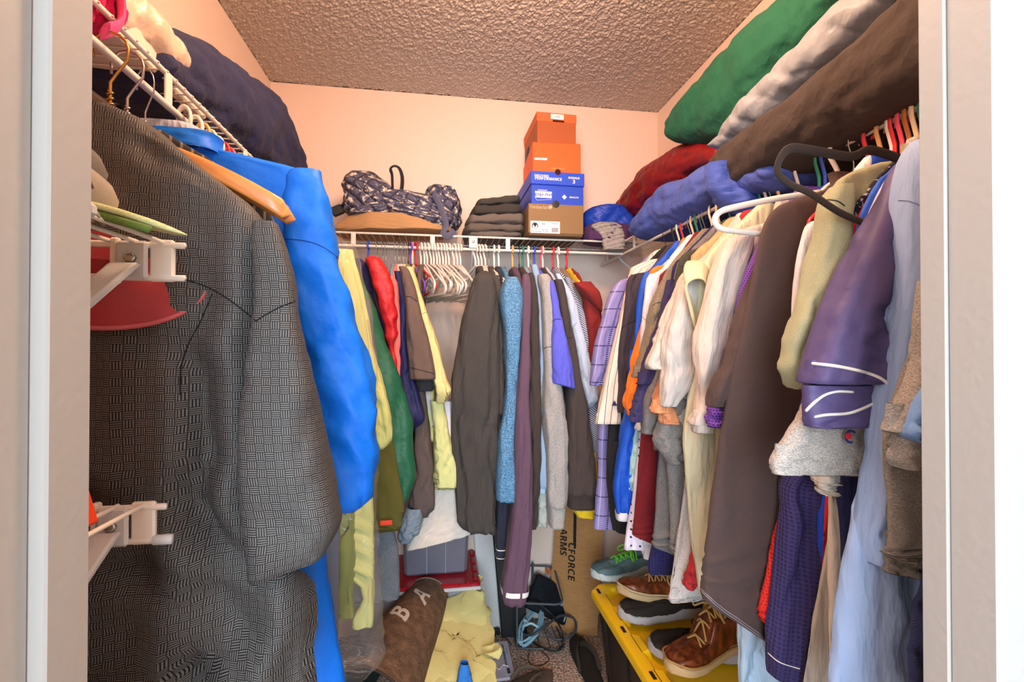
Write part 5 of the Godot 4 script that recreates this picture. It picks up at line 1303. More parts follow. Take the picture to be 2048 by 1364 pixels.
	# the brim hangs edge on to the door: an upright half round sheet, bowed towards the viewer
	var R := 10
	var P := PackedVector3Array()
	var UV := PackedVector2Array()
	for i in R:
		for j in 33:
			var a := PI * j / 32.0
			var r := i / (R - 1.0)
			P.append(Vector3(-0.10 * cos(a) * (0.25 + 0.75 * r), 0.012 - (0.012 + 0.062 * sin(a)) * r, 0.035 * sin(a) * (1.0 - 0.6 * r)))
			UV.append(Vector2(a * 0.1, r * 0.06))
	put("brim", surf(P, R, 33, false, UV, true), mt("9c1a24", 0.45, {"n": "fuzz", "ns": 0.3, "s": 10.0}), rc)
	var ed := []
	for j in 33:
		var a := PI * j / 32.0
		ed.append(Vector3(-0.10 * cos(a), -0.062 * sin(a), 0.014 * sin(a)))
	put("edge", tube(ed, 0.003, 8), mt("b9565c", 0.6), rc)
	put("crown", loft([[Vector3(0, 0.05, -0.02), Vector3(0.03, 0, 0), Vector3(0, 0, 0.012)], [Vector3(0, 0.035, -0.02), Vector3(0.07, 0, 0), Vector3(0, 0, 0.016)], [Vector3(0, 0.0, -0.012), Vector3(0.085, 0, 0), Vector3(0, 0, 0.018)]], 2, {"nr": 14, "nu": 30, "f": 0.0}), mt("8e1620", 0.7), rc)
	var on := thing("paper_bag", "orange bag edge standing on the lower short shelf behind the left jamb", "bag", Vector3(on_z(195, 1000, 0.46).x - 0.072, on_z(345, 1012, 0.568).y + 0.006, -0.48))
	put("body", hexa([Vector3(-0.05, 0, 0.03), Vector3(0.043, 0, 0.03), Vector3(0.043, 0, -0.03), Vector3(-0.05, 0, -0.03), Vector3(-0.05, 0.085, 0.02), Vector3(0.030, 0.075, 0.02), Vector3(0.030, 0.075, -0.02), Vector3(-0.05, 0.085, -0.02)], 0.003), mt("e8451c", 0.5), on)
	# back shelf: bags, folded trousers, shoe boxes
	var kh = bulk("canvas_bag", "tan canvas bag lying flat under the quilted bag", "bag", cl("b98f62", "twill"), rows_z([[438, 700, 840], [444, 688, 868], [453, 674, 890], [464, 668, 904], [473, 690, 900]], 1.99, 0.11), 41, {"wr": 0.010, "cr": 0.014, "nr": 40, "f": 0.001, "e": 0.7})
	var qm := mt("ffffff", 0.85, {"t": "blotch", "n": "quilt_n", "ns": 1.3, "s": 2.2})
	var qb := thing("quilted_bag", "quilted dark slate bag with cream blotches, collapsed on the tan canvas bag", "bag", on_z(800, 440, 1.99))
	for part in [["body", [[346, 708, 732], [356, 698, 758], [376, 693, 780], [400, 692, 800], [416, 692, 800], [432, 698, 790]], 1.98, 0.09], ["flap", [[384, 770, 800], [396, 752, 850], [412, 750, 880], [430, 770, 905], [448, 830, 912], [462, 860, 905]], 1.96, 0.08],
		["pocket", [[374, 868, 898], [384, 852, 910], [408, 850, 916], [436, 862, 918], [462, 880, 914]], 2.0, 0.07], ["roll", [[402, 770, 800], [410, 745, 810], [422, 708, 800], [434, 702, 760]], 1.93, 0.05]]:
		var rr := rows_z(part[1], part[2], part[3])
		put(part[0], off(loft(rr, part[1][0][1], {"nr": 40, "nu": 52, "f": 0.002, "fl": 0.06, "wr": 0.016, "wf": 10.0, "cr": 0.016, "cap": true, "e": 0.8, "wy": 0.8, "grow": 0.0}), -qb.position), qm, qb)
	var hp := []
	for q in [[785, 378], [784, 350], [781, 338], [788, 332], [798, 336], [804, 352], [804, 372], [800, 392], [798, 425]]: hp.append(on_z(q[0], q[1], 1.9))
	put("handle", off(ribbon(smooth(hp, 6), 0.009, 0.003), -qb.position), mt("4a4a55", 0.8, {"t": "blotch", "s": 20.0}), qb)
	var sp := []
	for q in [[868, 388], [880, 412], [888, 436], [892, 452], [886, 466], [896, 472], [910, 462]]: sp.append(on_z(q[0], q[1], 1.87))
	put("strap", off(ribbon(smooth(sp, 6), 0.014, 0.003), -qb.position), cl("5f6078", "twill"), qb)
	var s2 := []
	for q in [[806, 382], [822, 388], [838, 402], [842, 412]]: s2.append(on_z(q[0], q[1], 1.9))
	put("strap", off(ribbon(smooth(s2, 6), 0.006, 0.003), -qb.position), cl("4a4b5c", "twill"), qb)
	var bk := on_z(675, 421, 1.93) - qb.position
	put("buckle", cbox(Vector3(0.046, 0.040, 0.016), 0.005), M.black, qb, bk, Basis(Vector3(0, 0, 1), 0.45))
	var s3 := []
	for q in [[684, 414], [692, 406], [698, 412]]: s3.append(on_z(q[0], q[1], 1.93))
	put("strap", off(ribbon(smooth(s3, 5), 0.012, 0.003), -qb.position), M.black, qb)
	folded("grey folded trousers lowest in the dark stack, with a loose corner at left", cl("6a6058", "twill"), 930, 1050, 461, 474, 462, 476, 1.90, 0.12, 51)
	folded("taupe folded trousers second from below in the dark stack", cl("62584f", "twill"), 926, 1054, 446, 464, 447, 464, 1.885, 0.12, 52)
	folded("taupe folded trousers in the middle of the dark stack, with a thick rounded fold", cl("6b6058", "twill"), 932, 1053, 428, 447, 426, 448, 1.89, 0.12, 53)
	folded("charcoal folded trousers second from the top of the dark stack", cl("3a3530", "twill"), 940, 1050, 412, 431, 404, 428, 1.90, 0.12, 54)
	folded("charcoal folded trousers topmost in the dark stack, tilted upward to the right", cl("403b35", "twill"), 950, 1046, 399, 413, 387, 405, 1.91, 0.12, 55)
	shoe_boxes()
	# cloths right of the boxes
	bulk("rain_shell", "crumpled glossy blue fabric beside the shoe boxes", "jacket", cl("173fb0", "shiny"), rows_z([[414, 1205, 1228], [420, 1176, 1236], [434, 1168, 1252], [452, 1168, 1262], [466, 1172, 1262]], 1.99, 0.07), 61, {"wr": 0.010, "cr": 0.024, "nr": 40})
	bulk("purple_cloth", "crumpled dark purple cloth under the grey towel", "cloth", cl("4c2a58", "plain"), rows_z([[448, 1180, 1215], [458, 1170, 1262], [476, 1168, 1270], [490, 1180, 1266]], 1.93, 0.07), 62, {"wr": 0.008, "cr": 0.016, "nr": 40})
	var tw = bulk("towel", "grey towel draped over the front of the back shelf", "towel", cl("a79f99", "fleece"), rows_z([[446, 1195, 1228], [452, 1184, 1240], [466, 1196, 1246], [482, 1204, 1248], [500, 1210, 1246]], 1.865, 0.02), 63, {"wr": 0.006, "cr": 0.008, "nr": 36, "cap": false, "hem": 0.008, "f": 0.006, "fl": 0.07})

func cap_parts(c: Node3D, m: Material):
	var rp := []
	for k in 13:
		var a := PI * k / 12.0
		rp.append([Vector3(-0.09 * cos(a), 0.02 * sin(a), 0.0), Vector3(0, 0, 0.045 * (0.2 + 0.8 * sin(a))), Vector3(0, 0.003, 0)])
	put("brim", loft(rp, 3, {"nr": 26, "nu": 26, "f": 0.0, "wr": 0.001, "cap": true, "capsoft": false}), m, c)
	put("crown", lathe([[0.0, 0.085], [0.03, 0.082], [0.06, 0.065], [0.075, 0.035], [0.078, 0.0]], 28), m, c, Vector3(0, 0.0, -0.085))

func shoe_boxes():
	var wm := mt("f2f2f4", 0.7)
	# lowest, tan
	var z0 := 1.835
	var p := on_z(1057, 470, z0)
	var q := on_z(1167, 411, z0)
	var y0 := SHELF + 0.006
	var w := q.x - p.x
	var h := q.y - y0
	var b := thing("shoe_box", "tan brown shoe box with a white size label, bottom of the stack", "box", Vector3(p.x + w / 2, y0, -z0 - 0.165), Basis(Vector3.UP, 0.0), "stacked shoe boxes")
	put("body", off(cbox(Vector3(w - 0.006, h * 0.9, 0.325), 0.002), Vector3(0, h * 0.45, 0)), mt("6b5236", 0.8), b)
	put("lid", off(cbox(Vector3(w, h * 0.93, 0.33), 0.002), Vector3(0, h * 0.535, 0)), mt("8a6c47", 0.75), b)
	put("thumb_hole", disc(0.0145, 0.0015), M.black, b, Vector3(-0.002, h, 0.1658))
	words("Timberland", 0.017, mt("c9b697", 0.8), b, Transform3D(Basis.IDENTITY, Vector3(-w * 0.285, h * 0.88, 0.1655)), false)
	put("logo", disc(0.007, 0.0012, 8), mt("c9b697", 0.8), b, Vector3(-w * 0.105, h * 0.905, 0.1652))
	var lb := put("label", cbox(Vector3(w * 0.53, h * 0.38, 0.001), 0.0003), wm, b, Vector3(-w * 0.20, h * 0.26, 0.1655))
	var ink := mt("1d1a18", 0.8)
	put("emblem", disc(0.013, 0.0006, 20), ink, lb, Vector3(-w * 0.185, 0.004, 0.001))
	put("emblem_mark", disc(0.010, 0.0006, 20), wm, lb, Vector3(-w * 0.185, 0.002, 0.0015))
	put("emblem_mark", cbox(Vector3(0.003, 0.016, 0.001), 0.0003), ink, lb, Vector3(-w * 0.185, 0.004, 0.002))
	put("emblem_mark", disc(0.006, 0.0006, 12), ink, lb, Vector3(-w * 0.185, 0.008, 0.002))
	words("11", 0.012, ink, lb, Transform3D(Basis.IDENTITY, Vector3(-0.008, 0.012, 0.001)))
	words("W/L  W1", 0.0065, ink, lb, Transform3D(Basis.IDENTITY, Vector3(0.000, -0.010, 0.001)))
	words("10.5  45", 0.0065, ink, lb, Transform3D(Basis.IDENTITY, Vector3(0.000, -0.018, 0.001)))
	words("TB 0A17RP", 0.005, ink, lb, Transform3D(Basis.IDENTITY, Vector3(0.038, 0.015, 0.001)))
	words("MADE IN VIETNAM", 0.0045, ink, lb, Transform3D(Basis.IDENTITY, Vector3(-0.038, -0.018, 0.001)))
	for k in 14: put("bar", cbox(Vector3(0.0006 + 0.0005 * ((k * 7) % 3), 0.019, 0.0006), 0.0001), ink, lb, Vector3(0.026 + k * 0.0021, -0.010, 0.0008))
	# blue
	var p2 := on_z(1060, 411, 1.845)
	var q2 := on_z(1168, 347, 1.845)
	w = q2.x - p2.x
	var yb := y0 + h + 0.0015
	h = q2.y - yb
	var c := thing("shoe_box", "royal blue shoe box with white print, second from the bottom of the stack", "box", Vector3(p2.x + w / 2, yb, -1.845 - 0.165), Basis(Vector3.UP, 0.015), "stacked shoe boxes")
	put("body", off(cbox(Vector3(w - 0.006, h * 0.8, 0.32), 0.002), Vector3(0.001, h * 0.4, -0.002)), mt("1b48c4", 0.6), c)
	var ld := put("lid", off(cbox(Vector3(w, h * 0.40, 0.33), 0.002), Vector3(0, h * 0.8, 0)), mt("1c4cd0", 0.55), c)
	put("thumb_hole", disc(0.012, 0.0015), mt("3a0d0a", 0.9), ld, Vector3(0.0, h, 0.1655))
	words("SKECHERS", 0.0125, wm, ld, Transform3D(Basis.IDENTITY, Vector3(-w * 0.30, h * 0.855, 0.1655)))
	words("PERFORMANCE", 0.0155, wm, ld, Transform3D(Basis.IDENTITY, Vector3(-w * 0.175, h * 0.775, 0.1655)))
	words("GOWALK", 0.0115, wm, ld, Transform3D(Basis.IDENTITY, Vector3(w * 0.30, h * 0.845, 0.1655)))
	words("3", 0.021, wm, ld, Transform3D(Basis.IDENTITY, Vector3(w * 0.30, h * 0.73, 0.1655)))
	var bdg := put("badge", cbox(Vector3(w * 0.31, h * 0.20, 0.001), 0.0004), wm, c, Vector3(-w * 0.26, h * 0.30, 0.1595))
	words("goga mat", 0.016, mt("173a9e", 0.7), bdg, Transform3D(Basis.IDENTITY, Vector3(0, 0.001, 0.0006)))
	put("badge_line", tube([Vector3(-w * 0.15, -h * 0.11, 0), Vector3(-w * 0.12, -h * 0.18, 0), Vector3(w * 0.15, -h * 0.14, 0)], 0.0008, 5), wm, bdg)
	words("TECHNOLOGY", 0.006, wm, bdg, Transform3D(Basis.IDENTITY, Vector3(-0.004, h * 0.135, 0)))
	for k in 4: put("mark", disc(0.0042, 0.001, 12), wm, c, Vector3(w * 0.13 + 0.005 * cos(k * PI / 2), h * 0.26 + 0.005 * sin(k * PI / 2), 0.1585))
	words("RESALYTE", 0.0085, wm, c, Transform3D(Basis.IDENTITY, Vector3(w * 0.31, h * 0.26, 0.1595)))
	# bright orange
	var p3 := on_z(1073, 347, 1.87)
	var q3 := on_z(1168, 289, 1.87)
	w = q3.x - p3.x
	yb += h + 0.0015
	h = q3.y - yb
	var e := thing("shoe_box", "bright orange shoe box with a small white sticker, third in the stack", "box", Vector3(p3.x + w / 2 - 0.008, yb, -1.87 - 0.15), Basis(Vector3.UP, -0.05), "stacked shoe boxes")
	put("body", off(cbox(Vector3(w, h, 0.30), 0.0025), Vector3(0, h * 0.5, 0)), mt("ee5f1c", 0.6), e)
	var stk := put("sticker", cbox(Vector3(w * 0.26, 0.009, 0.001), 0.0003), wm, e, Vector3(-w * 0.33, h * 0.46, 0.1505))
	words("UK 9.5", 0.006, ink, stk, Transform3D(Basis.IDENTITY, Vector3(0, -0.001, 0.0006)))
	words("JUST DO IT.", 0.011, mt("f59a5c", 0.7), e, Transform3D(Basis.IDENTITY, Vector3(w * 0.04, h * 0.17, 0.1502)))
	# dull orange on top
	var p4 := on_z(1072, 289, 1.90)
	var q4 := on_z(1152, 231, 1.90)
	w = q4.x - p4.x
	yb += h + 0.0015
	h = q4.y - yb
	var g := thing("shoe_box", "dull orange shoe box with a slotted lid, topmost of the stack", "box", Vector3(p4.x + w / 2, yb, -1.90 - 0.13), Basis(Vector3.UP, 0.03), "stacked shoe boxes")
	put("body", off(cbox(Vector3(w - 0.004, h - 0.004, 0.25), 0.002), Vector3(0, h * 0.5, 0)), mt("ad5a30", 0.7), g)
	var l4 := put("lid", off(hexa([Vector3(-w / 2, h * 0.74, 0.127), Vector3(w / 2, h * 0.74, 0.127), Vector3(w / 2, h * 0.74, -0.127), Vector3(-w / 2, h * 0.74, -0.127),
		Vector3(-w / 2 - 0.003, h + 0.002, 0.134), Vector3(w / 2 - 0.002, h + 0.002, 0.134), Vector3(w / 2 - 0.002, h + 0.002, -0.127), Vector3(-w / 2 - 0.003, h + 0.002, -0.127)], 0.002), Vector3.ZERO), mt("cf662e", 0.65), g)
	put("slot", cbox(Vector3(w * 0.29, 0.007, 0.004), 0.001), mt("2c120a", 0.9), l4, Vector3(w * 0.04, h * 0.785, 0.128))
	var s4 := put("sticker", cbox(Vector3(w * 0.33, h * 0.15, 0.001), 0.0003), wm, l4, Vector3(0, h * 0.90, 0.1338), Basis(Vector3.RIGHT, 0.2))
	words("10.5 BLK", 0.006, ink, s4, Transform3D(Basis.IDENTITY, Vector3(0, 0, 0.0006)))
	# something dark leaning behind the orange box
	bulk("winter_glove", "dark grey glove tucked behind the left of the orange boxes", "glove", cl("3b3836", "shiny"), rows_z([[293, 1058, 1072], [300, 1054, 1080], [318, 1053, 1082], [335, 1055, 1082], [348, 1057, 1080]], 2.08, 0.04), 66, {"wr": 0.004, "cr": 0.006})

func disc(r: float, th: float, n := 24) -> ArrayMesh:
	return join([[lathe([[0.0, th * 0.5], [r, th * 0.5], [r, -th * 0.5], [0.0, -th * 0.5]], n), Transform3D(Basis(Vector3.RIGHT, PI / 2), Vector3.ZERO)]])

# ---------------------------------------------------------------- on the floor
func floor_things():
	# tall carton leaning in the corner
	var a := on_y(1155, 1270, 0.0)
	var b := on_y(1195, 1272, 0.0)
	var c := Vector3(a.x - 0.115, 0, a.z - 0.085)
	var up := Vector3(0.055, 0.78, -0.008)
	var kb := thing("cardboard_box", "tall narrow cardboard carton with black lettering, leaning on the back wall", "box", a)
	var d := b + (c - a)
	var K := [a, b, d, c]
	var Kt := []
	for k in K: Kt.append(k + up)
	for k in 4: K[k] -= a; 
	for k in 4: Kt[k] -= a
	var km := mt("ffffff", 0.85, {"t": "kraft", "s": 3.0})
	put("body", hexa([K[0], K[1], K[2], K[3], Kt[0], Kt[1], Kt[2], Kt[3]], 0.002), km, kb)
	# lettering runs down the wide face
	var face_x: Vector3 = (a - c).normalized()
	var face_y := up.normalized()
	var face_n := face_x.cross(face_y).normalized()
	face_y = face_n.cross(face_x).normalized()
	var ink := mt("17130f", 0.8)
	var ctr: Vector3 = (K[0] + K[3]) * 0.5
	var tb := Basis(-face_y, face_x, face_n)    # text reads downwards
	words("CFORCE", 0.045, ink, kb, Transform3D(tb, ctr + up * 0.40 + face_x * 0.022 + face_n * 0.002), true)
	words("ARMS", 0.045, ink, kb, Transform3D(tb, ctr + up * 0.50 - face_x * 0.022 + face_n * 0.002), true)
	put("stripe", hexa([Vector3(0, 0, 0), Vector3(0.014, -0.02, 0), Vector3(0.014, -0.02, -0.001), Vector3(0, 0, -0.001), Vector3(0, 0.16, 0), Vector3(0.014, 0.15, 0), Vector3(0.014, 0.15, -0.001), Vector3(0, 0.16, -0.001)], 0.0002), ink, kb, ctr + up * 0.50 + face_x * 0.025 + face_n * 0.0015, Basis(face_x, face_y, face_n))
	# white board and black panel against the wall
	var wb := thing("white_board", "white board leaning on the back wall beside the storage bin", "board", Vector3(0.235, 0, -2.12))
	put("panel", hexa([Vector3(-0.05, 0, 0.02), Vector3(0.055, 0, 0.02), Vector3(0.055, 0, 0.0), Vector3(-0.05, 0, 0.0), Vector3(-0.09, 0.52, -0.02), Vector3(0.015, 0.52, -0.02), Vector3(0.015, 0.52, -0.04), Vector3(-0.09, 0.52, -0.04)], 0.004), mt("e4e6e6", 0.5), wb)
	var bp := thing("flat_board", "tall black board leaning on the back wall behind the trousers", "board", Vector3(0.325, 0, -2.07))
	put("panel", hexa([Vector3(-0.055, 0, 0.012), Vector3(0.06, 0, 0.012), Vector3(0.06, 0, -0.012), Vector3(-0.055, 0, -0.012), Vector3(-0.105, 0.62, -0.045), Vector3(0.03, 0.62, -0.045), Vector3(0.03, 0.62, -0.07), Vector3(-0.105, 0.62, -0.07)], 0.004), mt("141517", 0.45), bp)
	bins()
	doormat()
	towels()
	basket()
	tote()
	shoes()
	flat_things()

func bins():
	var y0 := 0.34
	var xr: float = on_y(961, 1168, y0).x
	var zf: float = -on_y(935, 1168, y0).z
	var t := thing("storage_tote", "clear plastic tote with a red lid and latches under the grey bin", "bin", Vector3(xr - 0.24, 0, -zf - 0.15))
	var w := 0.48
	var g := mt(Color(0.85, 0.86, 0.88, 0.55), 0.25)
	g.transparency = BaseMaterial3D.TRANSPARENCY_ALPHA
	put("body", hexa([Vector3(-w * 0.46, 0.0, 0.13), Vector3(w * 0.46, 0, 0.13), Vector3(w * 0.46, 0, -0.13), Vector3(-w * 0.46, 0, -0.13), Vector3(-w * 0.49, y0 - 0.015, 0.145), Vector3(w * 0.49, y0 - 0.015, 0.145), Vector3(w * 0.49, y0 - 0.015, -0.145), Vector3(-w * 0.49, y0 - 0.015, -0.145)], 0.01), mt("9a9ca2", 0.35), t)
	var red := mt("b50f22", 0.35)
	var lid := put("lid", off(cbox(Vector3(w, 0.02, 0.31), 0.006), Vector3(0, y0 - 0.004, 0)), red, t)
	for k in 4: put("rib", cbox(Vector3(0.018, 0.008, 0.05), 0.003), red, lid, Vector3(w * 0.5 - 0.018, y0 + 0.009, -0.11 + k * 0.075))
	put("rim", cbox(Vector3(w + 0.006, 0.014, 0.012), 0.004), mt("d9d9dc", 0.35), t, Vector3(0, y0 - 0.016, 0.155))
	for x in [-0.06, 0.17, 0.215]: put("latch", cbox(Vector3(0.03, 0.012, 0.012), 0.003), red, t, Vector3(x, y0 + 0.002, 0.158))
	# grey bin on its lid
	var gy := y0 + 0.008
	var zb := zf + 0.06
	var l := on_z(806, 1150, zb).x
	var r := on_z(936, 1150, zb).x
	var b := thing("storage_bin", "translucent grey storage bin standing on the red lid", "bin", Vector3((l + r) * 0.5, gy, -zb - 0.11))
	var hw := (r - l) * 0.5
	put("body", hexa([Vector3(-hw * 0.96, 0, 0.10), Vector3(hw * 0.96, 0, 0.10), Vector3(hw * 0.96, 0, -0.10), Vector3(-hw * 0.96, 0, -0.10), Vector3(-hw * 1.04, 0.21, 0.115), Vector3(hw * 1.04, 0.21, 0.115), Vector3(hw * 1.04, 0.21, -0.1), Vector3(-hw * 1.04, 0.21, -0.1)], 0.012), mt("77798a", 0.3, {"spec": 0.6}), b)
	put("lid", off(cbox(Vector3(hw * 2.16, 0.018, 0.25), 0.006), Vector3(0, 0.215, 0.0)), mt("dcdce2", 0.35), b)
	for x in [-0.28, 0.30]: put("ridge", tube([Vector3(hw * x, 0.01, 0.103), Vector3(hw * x * 1.03, 0.2, 0.1165)], 0.0018, 6), mt("b4b6c2", 0.3), b)
	put("latch", cbox(Vector3(0.035, 0.02, 0.01), 0.003), mt("e6e6ea", 0.35), b, Vector3(hw * 0.12, 0.195, 0.122))

func doormat():
	var P0 := on_z(738, 1400, 1.50)
	var P1 := on_z(858, 1192, 1.92)
	var ax := (P1 - P0).normalized()
	var sd := ax.cross(Vector3.UP).normalized()
	var vp := sd.cross(ax).normalized()
	var t := thing("doormat", "brown coir doormat curled into a tunnel, with pale letters on it", "doormat", Vector3(P0.x, 0.0, P0.z))
	var R := 30
	var U := 48
	for layer in 2:
		var P := PackedVector3Array()
		var UV := PackedVector2Array()
		for i in R:
			var v := lerpf(-0.06, 1.0, i / (R - 1.0))
			var c := P0.lerp(P1, v)
			var r := lerpf(0.145, 0.080, v) - (0.006 if layer == 1 else 0.0)
			for j in U:
				var th := lerpf(-0.32 * PI, 1.30 * PI, j / (U - 1.0))
				var rr := r * (1.0 + 0.05 * sin(th * 2.0 + 1.0)) - 0.02 * maxf(0.0, th / PI - 1.05)
				P.append(c + (sd * cos(th) + vp * sin(th) * 1.05) * rr - t.position + vp * 0.002 * nz.get_noise_2d(i * 0.4, j * 0.4))
				UV.append(Vector2(th * r, v * 0.5))
		put("pile" if layer == 0 else "backing", surf(P, R, U, false, UV, layer == 0), mt("ffffff", 1.0, {"t": "coir", "s": 2.5}) if layer == 0 else mt("16211f", 0.7), t)
	# rubber edge round the mouth and the far rim
	for e in [[-0.06, 0.1465], [1.0, 0.079]]:
		var rim := []
		for j in 40:
			var th := lerpf(-0.32 * PI, 1.30 * PI, j / 39.0)
			var rr: float = e[1] * (1.0 + 0.05 * sin(th * 2.0 + 1.0)) - 0.02 * maxf(0.0, th / PI - 1.05)
			rim.append(P0.lerp(P1, e[0]) + (sd * cos(th) + vp * sin(th) * 1.05) * rr - t.position)
		put("edge", tube(rim, 0.004, 8), mt("3a2f27", 0.8) if e[0] < 0.5 else mt("8d8377", 0.8), t)
	# letters, wrapped on the curve
	var ink := mt("cfc3b4", 0.95)
	for g in [["B", 0.50, 0.50], ["A", 0.76, 0.42]]:
		var m := TextMesh.new()
		var sf := SystemFont.new()
		sf.font_names = PackedStringArray(["Droid Sans"])
		sf.font_weight = 700
		m.font = sf
		m.text = g[0]
		m.font_size = 48
		m.pixel_size = 0.105 / 48.0
		m.depth = 0.002
		m.curve_step = 1.0
		var arr := m.get_mesh_arrays()
		var V: PackedVector3Array = arr[Mesh.ARRAY_VERTEX]
		var st := SurfaceTool.new()
		st.begin(Mesh.PRIMITIVE_TRIANGLES)
		st.append_from(m, 0, Transform3D())
		var am := st.commit()
		var ar := am.surface_get_arrays(0)
		V = ar[Mesh.ARRAY_VERTEX]
		var N: PackedVector3Array = ar[Mesh.ARRAY_NORMAL]
		for k in V.size():
			# text up goes along the roll towards the wall and turned a quarter: reads along the axis
			var u: float = g[1] + (V[k].x + V[k].y * 0.55) * 0.9 / (P1 - P0).length()
			var r := lerpf(0.145, 0.080, u) + 0.0015 + V[k].z
			var th: float = PI * g[2] + (V[k].y - 0.0) / 0.105
			var o := sd * cos(th) + vp * sin(th) * 1.05
			V[k] = P0.lerp(P1, u) + o * (r * (1.0 + 0.05 * sin(th * 2.0 + 1.0)) + 0.001) - t.position
			N[k] = o.normalized()
		ar[Mesh.ARRAY_VERTEX] = V
		ar[Mesh.ARRAY_NORMAL] = N
		var fm := ArrayMesh.new()
		fm.add_surface_from_arrays(Mesh.PRIMITIVE_TRIANGLES, ar)
		put("lettering", fm, ink, t)

func towels():
	# yellow towel thrown over the heap right of the mat
	var t := thing("towel", "pale yellow towel with frayed edges heaped beside the rolled doormat", "towel", on_y(920, 1330, 0.0))
	var m := cl("ddd28a", "fleece")
	var spec := [[1166, 952, 962, 1.90], [1190, 925, 967, 1.87], [1215, 892, 969, 1.84], [1240, 884, 970, 1.80], [1270, 870, 978, 1.74], [1300, 852, 986, 1.68], [1340, 838, 990, 1.60], [1380, 828, 992, 1.54], [1420, 815, 990, 1.50]]
	var rows := []
	for s in spec:
		var l := on_z(s[1], s[0], s[3])
		var r := on_z(s[2], s[0], s[3])
		rows.append([(l + r) * 0.5, (r - l) * 0.5, Vector3(0, 0.012, -0.03)])
	put("cloth", off(loft(rows, 71, {"nr": 60, "nu": 60, "f": 0.018, "fl": 0.09, "wr": 0.018, "wf": 11.0, "cr": 0.032, "hem": 0.01}), -t.position), m, t)
	var fr := []
	for k in 40:
		var s := k / 39.0
		var p: Vector3 = rows[0][0].lerp(rows[4][0], s) + rows[0][1].lerp(rows[4][1], s) * 1.02
		fr.append([tube([p, p + Vector3(0.006 + 0.004 * hashf(k, 1), -0.003 + 0.006 * hashf(k, 2), 0.002)], 0.0008, 4), Transform3D(Basis.IDENTITY, -t.position)])
	tag(put("fringe", join(fr), m, t), "", "", "", "stuff")
	var p0 := on_z(975, 1298, 1.66)
	put("corner", off(loft([[p0, Vector3(0.02, 0, 0), Vector3(0, 0, 0.02)], [p0 + Vector3(0.018, 0.005, 0.01), Vector3(0.02, 0.01, 0), Vector3(0, 0, 0.02)], [p0 + Vector3(0.042, -0.006, 0.02), Vector3(0.008, 0.016, 0), Vector3(0, 0, 0.012)]], 72, {"nr": 16, "nu": 24, "f": 0.004, "fl": 0.04, "wr": 0.003}), -t.position), m, t)
	var bl := thing("blue_cloth", "small bright blue cloth peeking from under the yellow towel", "cloth", on_y(928, 1360, 0.02))
	put("fold", off(loft(rows_z([[1325, 922, 936], [1340, 918, 940], [1360, 915, 944], [1390, 910, 948]], 1.545, 0.03), 73, {"nr": 20, "nu": 30, "f": 0.006, "fl": 0.05}), -bl.position), cl("2f7fd8", "plain"), bl)

func cable(parent: Node, called: String, pts: Array, r: float, m: Material, n := 6):
	put(called, off(tube(smooth(pts, n), r, 7), -parent.position), m, parent)

